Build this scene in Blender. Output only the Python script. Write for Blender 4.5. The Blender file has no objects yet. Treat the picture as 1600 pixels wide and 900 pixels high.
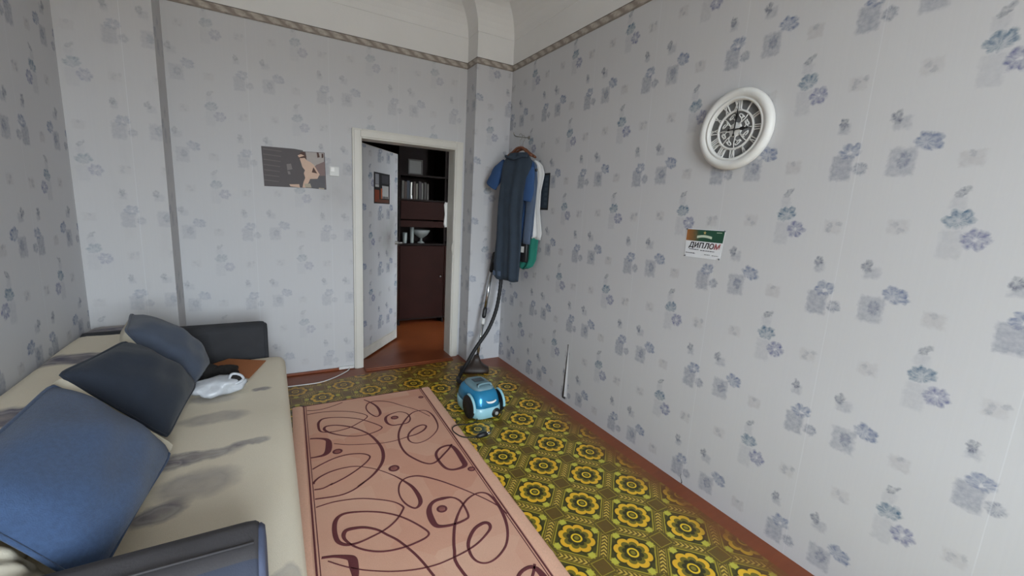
import bpy, bmesh, math, random
from math import sin, cos, pi, sqrt, radians, atan2, exp
from mathutils import Vector, Matrix
random.seed(7)
SC = bpy.context.scene
COL = SC.collection

# ------------------------------------------------------------------ camera
cam_d = bpy.data.cameras.new('camera')
cam_d.sensor_fit = 'HORIZONTAL'; cam_d.sensor_width = 36; cam_d.lens = 14.916
cam_d.clip_start = 0.05
cam = bpy.data.objects.new('camera', cam_d); COL.objects.link(cam)
cam.matrix_world = Matrix(((0.870203, 0.040511, -0.491025, -2.025), (-0.489669, 0.181371, -0.852836, -3.937),
                           (0.054508, 0.98258, 0.177667, 1.5043), (0, 0, 0, 1)))
SC.camera = cam

# ------------------------------------------------------------------ world: overcast daylight, dim ground below the horizon
world = bpy.data.worlds.new('world'); SC.world = world
world.use_nodes = True
wn = world.node_tree; wn.nodes.clear()
w_out = wn.nodes.new('ShaderNodeOutputWorld'); w_bg = wn.nodes.new('ShaderNodeBackground')
w_tc = wn.nodes.new('ShaderNodeTexCoord'); w_sep = wn.nodes.new('ShaderNodeSeparateXYZ'); w_ramp = wn.nodes.new('ShaderNodeValToRGB')
wn.links.new(w_tc.outputs['Generated'], w_sep.inputs[0])
wn.links.new(w_sep.outputs['Z'], w_ramp.inputs[0])
e = w_ramp.color_ramp.elements
e[0].position = 0.0; e[0].color = (0.30, 0.30, 0.29, 1)
e[1].position = 0.03; e[1].color = (0.82, 0.92, 1.0, 1)
wn.links.new(w_ramp.outputs[0], w_bg.inputs['Color'])
w_bg.inputs['Strength'].default_value = 35.5
wn.links.new(w_bg.outputs[0], w_out.inputs[0])

# the daylight window in the near wall (behind the camera) is sampled through a portal
WIN = (-2.45, -0.95, 0.75, 2.75)     # x0, x1, z0, z1
NEAR_Y = -6.10
NEAR_T = 0.45                        # thick outer wall: deep window reveal
pl = bpy.data.lights.new('window_portal', 'AREA'); pl.shape = 'RECTANGLE'
pl.size = WIN[1]-WIN[0]; pl.size_y = WIN[3]-WIN[2]
pl.cycles.is_portal = True
po = bpy.data.objects.new('window_portal', pl); COL.objects.link(po)
po.location = ((WIN[0]+WIN[1])/2, NEAR_Y-NEAR_T+0.03, (WIN[2]+WIN[3])/2)
po.rotation_euler = (radians(90), 0, 0)

SC.view_settings.view_transform = 'Standard'; SC.view_settings.look = 'None'
SC.view_settings.exposure = 0.0; SC.view_settings.gamma = 1.0
try: SC.view_settings.use_curve_mapping = False
except Exception: pass

# ------------------------------------------------------------------ node expression helper
def srgb(r, g, b):
    f = lambda c: c/12.92 if c <= 0.04045 else ((c+0.055)/1.055)**2.4
    return (f(r/255), f(g/255), f(b/255), 1.0)

class E:
    """a scalar socket with arithmetic operators that add Math nodes"""
    def __init__(s, nt, v): s.nt, s.v = nt, v
    def op(s, name, *a, clamp=False):
        n = s.nt.nodes.new('ShaderNodeMath'); n.operation = name; n.use_clamp = clamp
        for i, x in enumerate((s,)+a):
            if isinstance(x, E): s.nt.links.new(x.v, n.inputs[i])
            else: n.inputs[i].default_value = x
        return E(s.nt, n.outputs[0])
    def __add__(s, o): return s.op('ADD', o)
    __radd__ = __add__
    def __sub__(s, o): return s.op('SUBTRACT', o)
    def __rsub__(s, o): return (s*-1.0)+o
    def __mul__(s, o): return s.op('MULTIPLY', o)
    __rmul__ = __mul__
    def __truediv__(s, o): return s.op('DIVIDE', o)
    def abs(s): return s.op('ABSOLUTE')
    def sqrt(s): return s.op('SQRT')
    def cos(s): return s.op('COSINE')
    def frac(s): return s.op('FRACT')
    def atan2(s, o): return s.op('ARCTAN2', o)
    def max(s, o): return s.op('MAXIMUM', o)
    def min(s, o): return s.op('MINIMUM', o)
    def wrap(s, half): return s.op('WRAP', half, -half)
    def sat(s): return s.op('ADD', 0.0, clamp=True)
    def step(s, soft): return s.op('MULTIPLY_ADD', 1.0/soft, 0.5, clamp=True)   # 0 below 0, 1 above, ramp of width soft

class Mat:
    def __init__(s, name, base=(0.5,0.5,0.5,1), rough=0.6, metallic=0.0, **kw):
        s.m = bpy.data.materials.new(name); s.m.use_nodes = True
        s.nt = s.m.node_tree; s.b = s.nt.nodes['Principled BSDF']
        s.b.inputs['Base Color'].default_value = base
        s.b.inputs['Roughness'].default_value = rough
        s.b.inputs['Metallic'].default_value = metallic
        for k, v in kw.items(): s.b.inputs[k.replace('_', ' ')].default_value = v
        s.m.diffuse_color = base
    def node(s, t): return s.nt.nodes.new(t)
    def link(s, a, b): s.nt.links.new(a.v if isinstance(a, E) else a, b)
    def coord(s, kind='Object'):
        t = s.node('ShaderNodeTexCoord'); q = s.node('ShaderNodeSeparateXYZ')
        s.link(t.outputs[kind], q.inputs[0])
        return t.outputs[kind], [E(s.nt, o) for o in q.outputs]
    def world(s):
        t = s.node('ShaderNodeNewGeometry'); q = s.node('ShaderNodeSeparateXYZ')
        s.link(t.outputs['Position'], q.inputs[0])
        return t.outputs['Position'], [E(s.nt, o) for o in q.outputs]
    def comb(s, x, y, z=0.0):
        c = s.node('ShaderNodeCombineXYZ')
        for i, a in enumerate((x, y, z)):
            if isinstance(a, E): s.link(a, c.inputs[i])
            else: c.inputs[i].default_value = a
        return c.outputs[0]
    def noise(s, vec, scale, detail=2.0, rough=0.5):
        n = s.node('ShaderNodeTexNoise'); n.inputs['Scale'].default_value = scale
        n.inputs['Detail'].default_value = detail; n.inputs['Roughness'].default_value = rough
        if vec is not None: s.link(vec, n.inputs['Vector'])
        return E(s.nt, n.outputs['Fac'])
    def mix(s, fac, a, b, mode='MIX'):
        n = s.node('ShaderNodeMix'); n.data_type = 'RGBA'; n.blend_type = mode
        for sock, x in ((n.inputs[0], fac), (n.inputs[6], a), (n.inputs[7], b)):
            if isinstance(x, E): s.link(x, sock)
            elif hasattr(x, 'links'): s.link(x, sock)
            else: sock.default_value = x
        return n.outputs[2]
    def color(s, c): s.link(c, s.b.inputs['Base Color'])
    def bump(s, h, strength=0.3, dist=0.01):
        b = s.node('ShaderNodeBump'); b.inputs['Strength'].default_value = strength; b.inputs['Distance'].default_value = dist
        s.link(h, b.inputs['Height']); s.link(b.outputs[0], s.b.inputs['Normal'])

def simple(name, rgb, rough=0.6, metallic=0.0, var=0.08, scale=30.0, bump=0.0, bscale=200.0, **kw):
    c = srgb(*rgb)
    M = Mat(name, c, rough, metallic, **kw)
    v, _ = M.coord('Object')
    if var:
        n = M.noise(v, scale, 3.0)
        M.color(M.mix(n, tuple(x*(1-var) for x in c[:3])+(1,), tuple(min(1, x*(1+var)) for x in c[:3])+(1,)))
    if bump: M.bump(M.noise(v, bscale, 2.0), bump, 0.004)
    return M.m

# ------------------------------------------------------------------ materials
def wallpaper(name, strength, base, off=(0.0, 0.0), grime=0.0):
    M = Mat(name, base, 0.75)
    t = M.node('ShaderNodeTexCoord'); q = M.node('ShaderNodeSeparateXYZ')
    uv = t.outputs['UV']; M.link(uv, q.inputs[0])
    u0, v0 = E(M.nt, q.outputs[0]), E(M.nt, q.outputs[1])
    nA = M.noise(uv, 48.0, 3.0); nB = M.noise(M.comb(u0+3.7, v0+1.3), 48.0, 3.0)
    u = u0 + (nA-0.5)*0.026 - off[0]; v = v0 + (nB-0.5)*0.026 - off[1]
    P, Q = 0.56, 0.555
    def loc(a, b): return (u-a).wrap(P/2), (v-b).wrap(Q/2)
    tone = M.noise(uv, 60.0, 3.0)
    # silky vertical streaks of the paper
    streak = M.noise(M.comb(u0*130.0, v0*2.5), 1.0, 2.0)
    cloud = M.noise(uv, 1.7, 3.0)
    col = M.mix(streak, tuple(x*0.975 for x in base[:3])+(1,), tuple(min(1, x*1.02) for x in base[:3])+(1,))
    col = M.mix(cloud*0.35, col, tuple(x*0.86 for x in base[:3])+(1,))
    def square(a, b, hw, hh, colr, k):
        dx, dy = loc(a, b)
        m = (hw-dx.abs()).step(0.012)*(hh-dy.abs()).step(0.012)*(tone*1.2+0.1)*(k*strength)
        return M.mix(m.sat(), col, colr)
    def flower(a, b, R, n, ph, depth, colr, k, sx=1.0, sy=1.0, rot=0.0, hole=0.0, lop=0.0, lph=1.2):
        dx, dy = loc(a, b)
        if rot:
            dx, dy = dx*cos(rot)+dy*sin(rot), dy*cos(rot)-dx*sin(rot)
        if sx != 1.0: dx = dx*(1/sx)
        if sy != 1.0: dy = dy*(1/sy)
        r = (dx*dx+dy*dy).sqrt()
        th = dy.atan2(dx)
        rad = (th*(n/2.0)+ph).cos().abs().sqrt()*(depth*1.25*R)+R*(1-depth)
        if lop: rad = rad*((th-lph).cos()*lop+(1-lop*0.4))
        m = (rad-r).step(0.011)
        if hole: m = m*((r-hole*R).step(0.006))
        vein = (th*(n*1.5)+ph*3.0).cos()*0.16+0.84
        m = m*vein*((r*(0.55/R))+0.45).min(1.0)*(tone*1.5-0.05).sat()*(k*strength)
        return M.mix(m.sat(), col, colr)
    grey = srgb(108, 115, 136); blue = srgb(70, 92, 134); teal = srgb(66, 100, 126); purp = srgb(84, 90, 136); dark = srgb(62, 72, 98)
    warm = srgb(140, 132, 134)
    col = square(3.035, 1.193, 0.036, 0.048, grey, 0.62)
    col = square(3.225, 1.205, 0.040, 0.050, grey, 0.50)
    col = square(2.845, 1.475, 0.030, 0.050, grey, 0.22)
    col = square(2.842, 1.615, 0.020, 0.022, grey, 0.22)
    col = square(3.022, 1.345, 0.018, 0.020, grey, 0.45)
    col = square(3.205, 1.345, 0.026, 0.022, grey, 0.40)
    for a, b, k in ((3.041, 1.512, .22), (3.255, 1.525, .22), (2.849, 1.205, .3)):
        col = square(a, b, 0.030, 0.026, warm, k)
    col = flower(2.853, 1.549, 0.040, 7, 0.6, 0.22, teal, 1.1, 1.05, 0.85, 0.35, lop=0.35, lph=1.3)
    col = flower(2.903, 1.495, 0.034, 6, 0.2, 0.26, purp, 1.05, 1.0, 1.0, 0.0, 0.16)
    col = flower(2.847, 1.650, 0.021, 3, 0.0, 0.30, dark, 0.85, 1.1, 0.55, 0.7)
    col = flower(3.017, 1.367, 0.018, 5, 1.1, 0.35, dark, 1.0, 0.8, 1.1)
    col = flower(3.187, 1.368, 0.018, 3, 1.6, 0.50, dark, 1.0, 0.9, 1.2)
    col = flower(3.058, 1.248, 0.040, 6, 0.9, 0.30, blue, 0.9, 1.0, 0.8, 0.2, 0.20, lop=0.3, lph=1.6)
    col = flower(3.101, 1.188, 0.023, 9, 0.0, 0.10, grey, 1.0, 1.0, 1.0, 0.0)
    col = flower(3.283, 1.266, 0.042, 6, 0.3, 0.24, blue, 1.0, 1.05, 0.8, -0.3, lop=0.3, lph=1.0)
    col = flower(3.232, 1.212, 0.024, 8, 0.5, 0.18, grey, 0.95, 0.8, 1.1)
    for a, b in ((3.035, 1.520), (3.065, 1.528), (3.030, 1.500), (3.245, 1.532), (3.262, 1.512), (2.848, 1.222)):
        col = flower(a, b, 0.008, 4, 0.0, 0.2, grey, 0.7)
    # seams between the paper strips
    ds = (u0-off[0]-2.53).wrap(P/2).abs()
    seam = (0.0016-ds).step(0.002)
    col = M.mix(seam*(M.noise(M.comb(u0*2, v0*5), 1.0)*0.6), col, srgb(222, 224, 228))
    if grime:
        g = grime(M, u0, v0)
        col = M.mix(g, col, srgb(78, 66, 50))
    M.color(col)
    M.bump(streak+M.noise(uv, 240.0, 2.0)*0.5-seam*1.5, 0.06, 0.002)
    return M.m

WP_BASE = srgb(201, 201, 203)
m_paper = wallpaper('floral_wallpaper', 1.0, WP_BASE)
def switch_grime(M, u, v):
    a = (u+1.50)*3.6; b = (v-1.60)*2.8
    return ((1.0-(a*a+b*b).sqrt()).sat()*M.noise(M.comb(u*5, v*5), 1.0, 4.0)*0.34).sat()
m_paper_back = wallpaper('floral_wallpaper_glancing_light', 0.42, WP_BASE, off=(-2.36-2.853, 2.122-1.549), grime=switch_grime)  # same paper as the right wall; glancing light put into a fainter print
def door_grime(M, u, v):
    n = M.noise(M.comb(u*6, v*4), 1.0, 4.0)
    a = (u-0.60)*3.0; b = (v-1.17)*2.4
    d = (1.0-(a*a+b*b).sqrt()).sat()
    e1 = (0.12-v).step(0.25)
    e2 = ((u-0.78).step(0.06)+(0.03-u).step(0.06))*0.35
    return ((d*0.75+e1*0.5+e2)*(n*1.3)).sat()
m_paper_door = wallpaper('soiled_door_wallpaper', 1.1, srgb(196, 196, 198), off=(0.13, 0.2), grime=door_grime)
def side_grime(M, u, v):
    return (M.noise(M.comb(u*9, v*3), 1.0, 4.0)-0.55).sat()*0.25
m_paper_side = wallpaper('pilaster_wallpaper', 0.7, srgb(199, 199, 202), off=(0.3, 0.12), grime=side_grime)

m_paper_breast = wallpaper('dim_floral_wallpaper', 0.5, srgb(196, 195, 196), off=(0.3, 0.12), grime=side_grime)  # same paper, print toned down as on the back wall
m_plaster = simple('white_plaster', (226, 225, 223), 0.8, var=0.05, scale=3.0, bump=0.15, bscale=60)
m_frame = simple('ivory_gloss_paint', (214, 211, 203), 0.35, var=0.05, scale=8.0, bump=0.08, bscale=40)
m_edge = simple('worn_door_edge_paint', (196, 192, 182), 0.45, var=0.15, scale=14.0)

def border_mat():
    M = Mat('frieze_border_paper', srgb(150, 140, 130), 0.8)
    t = M.node('ShaderNodeTexCoord'); q = M.node('ShaderNodeSeparateXYZ'); M.link(t.outputs['UV'], q.inputs[0])
    u, v = E(M.nt, q.outputs[0]), E(M.nt, q.outputs[1])
    n = M.noise(t.outputs['UV'], 40.0, 3.0)
    x = (u+v*0.8+(n-0.5)*0.05).wrap(0.055); y = v-0.03
    wave = (x*57.0+y*40.0).cos()
    leaf = ((x*x*0.6+y*y*3.0).sqrt()-0.022).abs()
    col = M.mix((wave*0.5+0.5)*(n*1.5), srgb(140, 130, 122), srgb(190, 181, 171))
    col = M.mix((0.006-leaf).step(0.006)*0.2, col, srgb(200, 192, 180))
    col = M.mix((0.010-v).step(0.008)*((u*57.0).cos()*0.3+0.35), col, srgb(78, 70, 66))
    col = M.mix((v-0.050).step(0.004), col, srgb(92, 86, 80))
    M.color(col); return M.m
m_border = border_mat()

def floor_mat(name, planks):
    M = Mat(name, srgb(122, 62, 30), 0.38)
    p, (x, y, z) = M.world()
    n = M.noise(p, 3.0, 4.0); f = M.noise(M.comb(x*4.0, y*40.0), 1.0, 3.0)
    col = M.mix(n, srgb(112, 52, 24), srgb(150, 78, 40))
    col = M.mix(f*0.4, col, srgb(84, 40, 20))
    M.color(col); M.bump(f+n*0.6, 0.15, 0.004)
    return M.m
m_floor = floor_mat('brown_floor_paint', 1)

def lino_mat():
    M = Mat('patterned_linoleum', srgb(90, 75, 20), 0.30)
    p, (x, y, z) = M.world()
    n1 = M.noise(p, 25.0, 3.0); n2 = M.noise(M.comb(x+7.0, y+2.0), 25.0, 3.0)
    x1 = x+0.461+(n1-0.5)*0.004; y1 = y+2.219+(n2-0.5)*0.004
    # the flowers stand on a diagonal lattice: 0.360 across the room, 0.370 along it
    s, t = x1*(1/0.360), y1*(1/0.370)
    a = (s+t).wrap(0.5); b = (s-t).wrap(0.5)          # cell coordinates, -0.5..0.5
    aa, bb = a.abs(), b.abs()
    r = (a*a+b*b).sqrt(); th = b.atan2(a)
    w8 = ((th*4.0).cos().abs().sqrt()-0.5)*1.6
    olive = srgb(88, 84, 26); brown = srgb(106, 78, 30); dark = srgb(52, 50, 18); gold = srgb(244, 204, 44); lime = srgb(176, 160, 48); orange = srgb(224, 160, 40)
    fade = M.noise(p, 2.2, 3.0)
    col = M.mix(M.noise(p, 90.0, 2.0), brown, olive)
    mx = aa.max(bb)
    inner = (0.375-mx).step(0.02)
    col = M.mix(inner, col, M.mix(M.noise(p, 60.0), dark, olive))
    col = M.mix((0.012-(mx-0.385).abs()).step(0.008)*(0.9-((aa+bb)-0.70).step(0.02)*0.9), col, lime)
    # star-shaped corner squares
    ca, cb = aa-0.305, bb-0.305
    cd = ca.abs().max(cb.abs())
    col = M.mix((0.062-cd).step(0.01), col, lime)
    st = (0.036-(ca.abs()*cb.abs()*9.0+cd*0.42)).step(0.012)
    col = M.mix(st, col, srgb(196, 190, 70))
    # dark halo, scalloped gold ring, dark heart and small ring
    col = M.mix((w8*0.034+0.350-r).step(0.012)*0.9, col, dark)
    col = M.mix((w8*0.046+0.305-r).step(0.012), col, M.mix(fade, orange, gold))
    col = M.mix((w8*0.044+0.222-r).step(0.012), col, dark)
    col = M.mix((0.030-((w8*0.036+0.192)-r).abs()).step(0.012)*0.35, col, lime)
    col = M.mix((0.016-(r-0.090).abs()).step(0.012), col, gold)
    col = M.mix((0.045-r).step(0.02)*0.6, col, lime)
    # chevron bars between the squares
    for q, o in ((a, b), (b, a)):
        e = 0.5-q.abs()                                 # distance from the bar axis
        bar = (0.050-e).step(0.01)*(0.27-o.abs()).step(0.02)
        chev = ((o*12.0+e*13.0).frac()-0.55).step(0.16)
        col = M.mix(bar*chev*0.95, col, srgb(214, 182, 78))
        rail = (0.007-(e-0.072).abs()).step(0.006)*(0.30-o.abs()).step(0.02)
        col = M.mix(rail*0.7, col, lime)
    cc = (0.5-aa)+(0.5-bb)
    col = M.mix((0.20-cc).step(0.01)*0.55, col, brown)
    col = M.mix((0.010-(cc-0.20).abs()).step(0.008)*0.75, col, lime)
    # worn and painted-over margin along the walls, uneven
    wn_ = M.noise(p, 5.0, 4.0)
    wear = (x+0.20+(wn_-0.5)*0.20).step(0.16)
    wear2 = (y+0.46+(wn_-0.5)*0.6).step(0.9)*0.75
    col = M.mix(wear.max(wear2)*0.92, col, M.mix(wn_, srgb(104, 62, 24), srgb(128, 72, 32)))
    M.color(col)
    M.bump(mx*-1.0+M.noise(p, 60.0), 0.12, 0.004)
    rr = M.noise(p, 9.0)*0.25+0.25
    M.link(rr, M.b.inputs['Roughness'])
    return M.m
m_lino = lino_mat()

def rug_mat():
    M = Mat('rug_pile_beige', srgb(186, 140, 116), 0.95)
    p, (x, y, z) = M.world()
    v = M.node('ShaderNodeTexVoronoi'); v.inputs['Scale'].default_value = 3.2
    v.distance = 'CHEBYCHEV'; M.link(p, v.inputs['Vector'])
    q = M.node('ShaderNodeSeparateColor'); M.link(v.outputs['Color'], q.inputs[0])
    blk = E(M.nt, q.outputs[0])
    col = M.mix(blk, srgb(224, 168, 142), srgb(240, 200, 174))
    col = M.mix(M.noise(p, 3.0, 4.0)*0.7, col, srgb(214, 156, 132))
    col = M.mix(M.noise(p, 260.0, 2.0), col, srgb(205, 166, 142), 'MIX') if False else col
    f = M.noise(p, 420.0, 2.0)
    col = M.mix(f*0.35, col, srgb(180, 124, 106))
    M.color(col); M.bump(f, 0.5, 0.004)
    return M.m
m_rug = rug_mat()
m_rug_border = simple('rug_border_tan', (232, 184, 158), 0.95, var=0.14, scale=160, bump=0.4, bscale=400)
m_rug_line = simple('rug_plum_pile', (104, 50, 54), 0.95, var=0.2, scale=200, bump=0.4, bscale=400)

def sofa_mat():
    M = Mat('beige_throw_with_leaf_print', srgb(180, 170, 152), 0.9)
    p, (x, y, z) = M.world()
    n = M.noise(p, 11.0, 5.0); n2 = M.noise(M.comb(x+5.0, y, z), 11.0, 5.0)
    X = x+(n-0.5)*0.10; Y = y+(n2-0.5)*0.08
    fine = M.noise(p, 300.0, 2.0)
    col = M.mix(fine, srgb(216, 206, 186), srgb(236, 228, 210))
    col = M.mix(M.noise(p, 2.5, 3.0)*0.5, col, srgb(208, 194, 170))
    vio = srgb(98, 94, 108); pale = srgb(200, 196, 190)
    def leaf(cx, cy, rx, ry, k, rot=0.0):
        nonlocal col
        dx, dy = X-cx, Y-cy
        if rot: dx, dy = dx*cos(rot)+dy*sin(rot), dy*cos(rot)-dx*sin(rot)
        d = ((dx*dx)*(1/rx**2)+(dy*dy)*(1/ry**2)).sqrt()
        col = M.mix(((1.0-d).step(0.5)*(n*1.1+0.35)*k).sat(), col, vio)
        col = M.mix((0.10-(d-0.55).abs()).step(0.15)*(0.30*k), col, pale)
    leaf(-2.33, -1.90, 0.15, 0.045, 0.75); leaf(-2.14, -1.87, 0.07, 0.03, 0.7, 0.1); leaf(-2.42, -1.93, 0.06, 0.035, 0.8)
    leaf(-2.30, -2.10, 0.13, 0.09, 0.45); leaf(-2.40, -2.24, 0.09, 0.05, 0.75, 0.5)
    leaf(-2.30, -1.55, 0.14, 0.06, 0.45); leaf(-2.11, -1.24, 0.05, 0.025, 0.75); leaf(-2.33, -1.30, 0.10, 0.05, 0.4)
    leaf(-2.02, -2.70, 0.04, 0.05, 0.4); leaf(-2.4, -0.95, 0.12, 0.05, 0.4)
    for cy in (-0.47, -1.07, -1.75, -2.45):
        leaf(-2.92, cy, 0.20, 0.085, 0.95); leaf(-2.78, cy-0.03, 0.16, 0.06, 0.8)
    M.color(col); M.bump(fine, 0.3, 0.003)
    return M.m
m_sofa = sofa_mat()
m_arm = simple('charcoal_upholstery', (45, 46, 50), 0.85, var=0.2, scale=20, bump=0.3, bscale=300)
m_arm_near = simple('grey_brown_upholstery', (64, 62, 65), 0.75, var=0.25, scale=7, bump=0.2, bscale=200)  # lighter and greyer than the far arm's charcoal
m_arm_cap = simple('blue_grey_upholstery', (76, 84, 108), 0.8, var=0.12, scale=20, bump=0.2, bscale=300)
m_arm_side = simple('dark_blue_grey_upholstery', (50, 56, 72), 0.8, var=0.15, scale=20, bump=0.2, bscale=300)
m_blue = simple('blue_cushion_fabric', (56, 77, 110), 0.95, var=0.3, scale=90, bump=0.4, bscale=300, Sheen_Weight=0.15)
m_navy = simple('dark_navy_cushion_fabric', (31, 38, 50), 0.95, var=0.2, scale=12, bump=0.3, bscale=350, Sheen_Weight=0.1)
m_slate = simple('slate_cushion_fabric', (62, 70, 85), 0.95, var=0.2, scale=12, bump=0.3, bscale=350, Sheen_Weight=0.15)
m_cream = simple('cream_cotton', (204, 196, 178), 0.9, var=0.08, scale=20, bump=0.2, bscale=200)
m_black = simple('black_plastic', (26, 26, 28), 0.45, var=0.2, scale=20)
m_rubber = simple('black_rubber', (22, 22, 24), 0.6, var=0.2, scale=30)
m_chrome = simple('chrome_tube', (200, 202, 205), 0.22, 1.0, var=0.05)
m_metal = simple('tarnished_metal', (150, 148, 142), 0.35, 0.9, var=0.15)
m_white_pl = simple('white_plastic', (216, 216, 214), 0.4, var=0.04)
m_brightw = simple('bright_white_plastic', (240, 240, 238), 0.35, var=0.02)
m_wood = simple('hanger_brown_wood', (110, 66, 44), 0.5, var=0.25, scale=15)
m_darkwood = simple('shade_darkened_walnut', (26, 17, 15), 0.6, var=0.3, scale=6, Specular_IOR_Level=0.1)  # dark wood, deepened further: the hall's lack of light is in the colour
m_redwood = simple('reddish_cabinet_veneer', (36, 14, 9), 0.6, var=0.3, scale=5, Specular_IOR_Level=0.1)  # red-brown darkened to carry the unlit hall
m_dimwall = simple('dim_hall_wallpaper', (40, 34, 30), 0.9, var=0.12, scale=6, Specular_IOR_Level=0.1)  # wall colour cut down to paint the hall's gloom
m_shell = simple('pale_cyan_plastic', (150, 200, 214), 0.3, var=0.04)
m_vacblue = simple('metallic_blue_plastic', (44, 136, 182), 0.22, 0.35, var=0.06)
m_vactop = simple('grey_cyan_plastic', (110, 140, 150), 0.35, var=0.08)
m_brown_nozzle = simple('dark_brown_plastic', (52, 40, 34), 0.5, var=0.2)
m_kraft = simple('brown_kraft_card', (166, 104, 62), 0.8, var=0.08, scale=20)
m_blackcloth = simple('black_knit_fabric', (26, 23, 22), 0.95, var=0.25, scale=40, bump=0.4, bscale=300)
m_dress = simple('dark_slate_fabric', (48, 60, 74), 0.9, var=0.2, scale=14, bump=0.25, bscale=250)
m_tee = simple('royal_blue_jersey', (46, 78, 124), 0.9, var=0.15, scale=14, bump=0.25, bscale=250)
m_greyblue = simple('grey_blue_shirt_cotton', (80, 94, 116), 0.9, var=0.15, scale=14, bump=0.2, bscale=250)
m_whitecl = simple('white_shirt_cotton', (212, 212, 212), 0.9, var=0.06, scale=14, bump=0.2, bscale=250)
m_green = simple('teal_green_fabric', (34, 122, 106), 0.85, var=0.15, scale=14, bump=0.2, bscale=250)
m_clockwhite = simple('aged_white_plastic', (224, 224, 222), 0.45, var=0.05, scale=20)
m_clockgrey = simple('grey_clock_backing', (118, 119, 120), 0.7, var=0.08)
m_shadowgap = simple('bare_plaster', (150, 146, 138), 0.9, var=0.2, scale=30)
def bag_mat():
    M = Mat('thin_white_polythene', srgb(214, 218, 224), 0.28)
    M.b.inputs['Transmission Weight'].default_value = 0.25
    v, _ = M.coord('Object'); M.bump(M.noise(v, 40.0, 4.0), 0.5, 0.01)
    return M.m
m_bag = bag_mat()
def glass_mat():
    M = Mat('clear_glass', (0.9, 0.93, 0.92, 1), 0.05)
    nt = M.nt; out = nt.nodes['Material Output']
    t = nt.nodes.new('ShaderNodeBsdfTransparent'); g = nt.nodes.new('ShaderNodeBsdfGlossy'); g.inputs['Roughness'].default_value = 0.05
    mx = nt.nodes.new('ShaderNodeMixShader'); mx.inputs[0].default_value = 0.08
    nt.links.new(t.outputs[0], mx.inputs[1]); nt.links.new(g.outputs[0], mx.inputs[2]); nt.links.new(mx.outputs[0], out.inputs[0])
    return M.m
m_glass = glass_mat()
FLAT = {}
def flat(name, rgb, rough=0.7):
    if name not in FLAT: FLAT[name] = simple(name, rgb, rough, var=0.06, scale=40)
    return FLAT[name]
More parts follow.
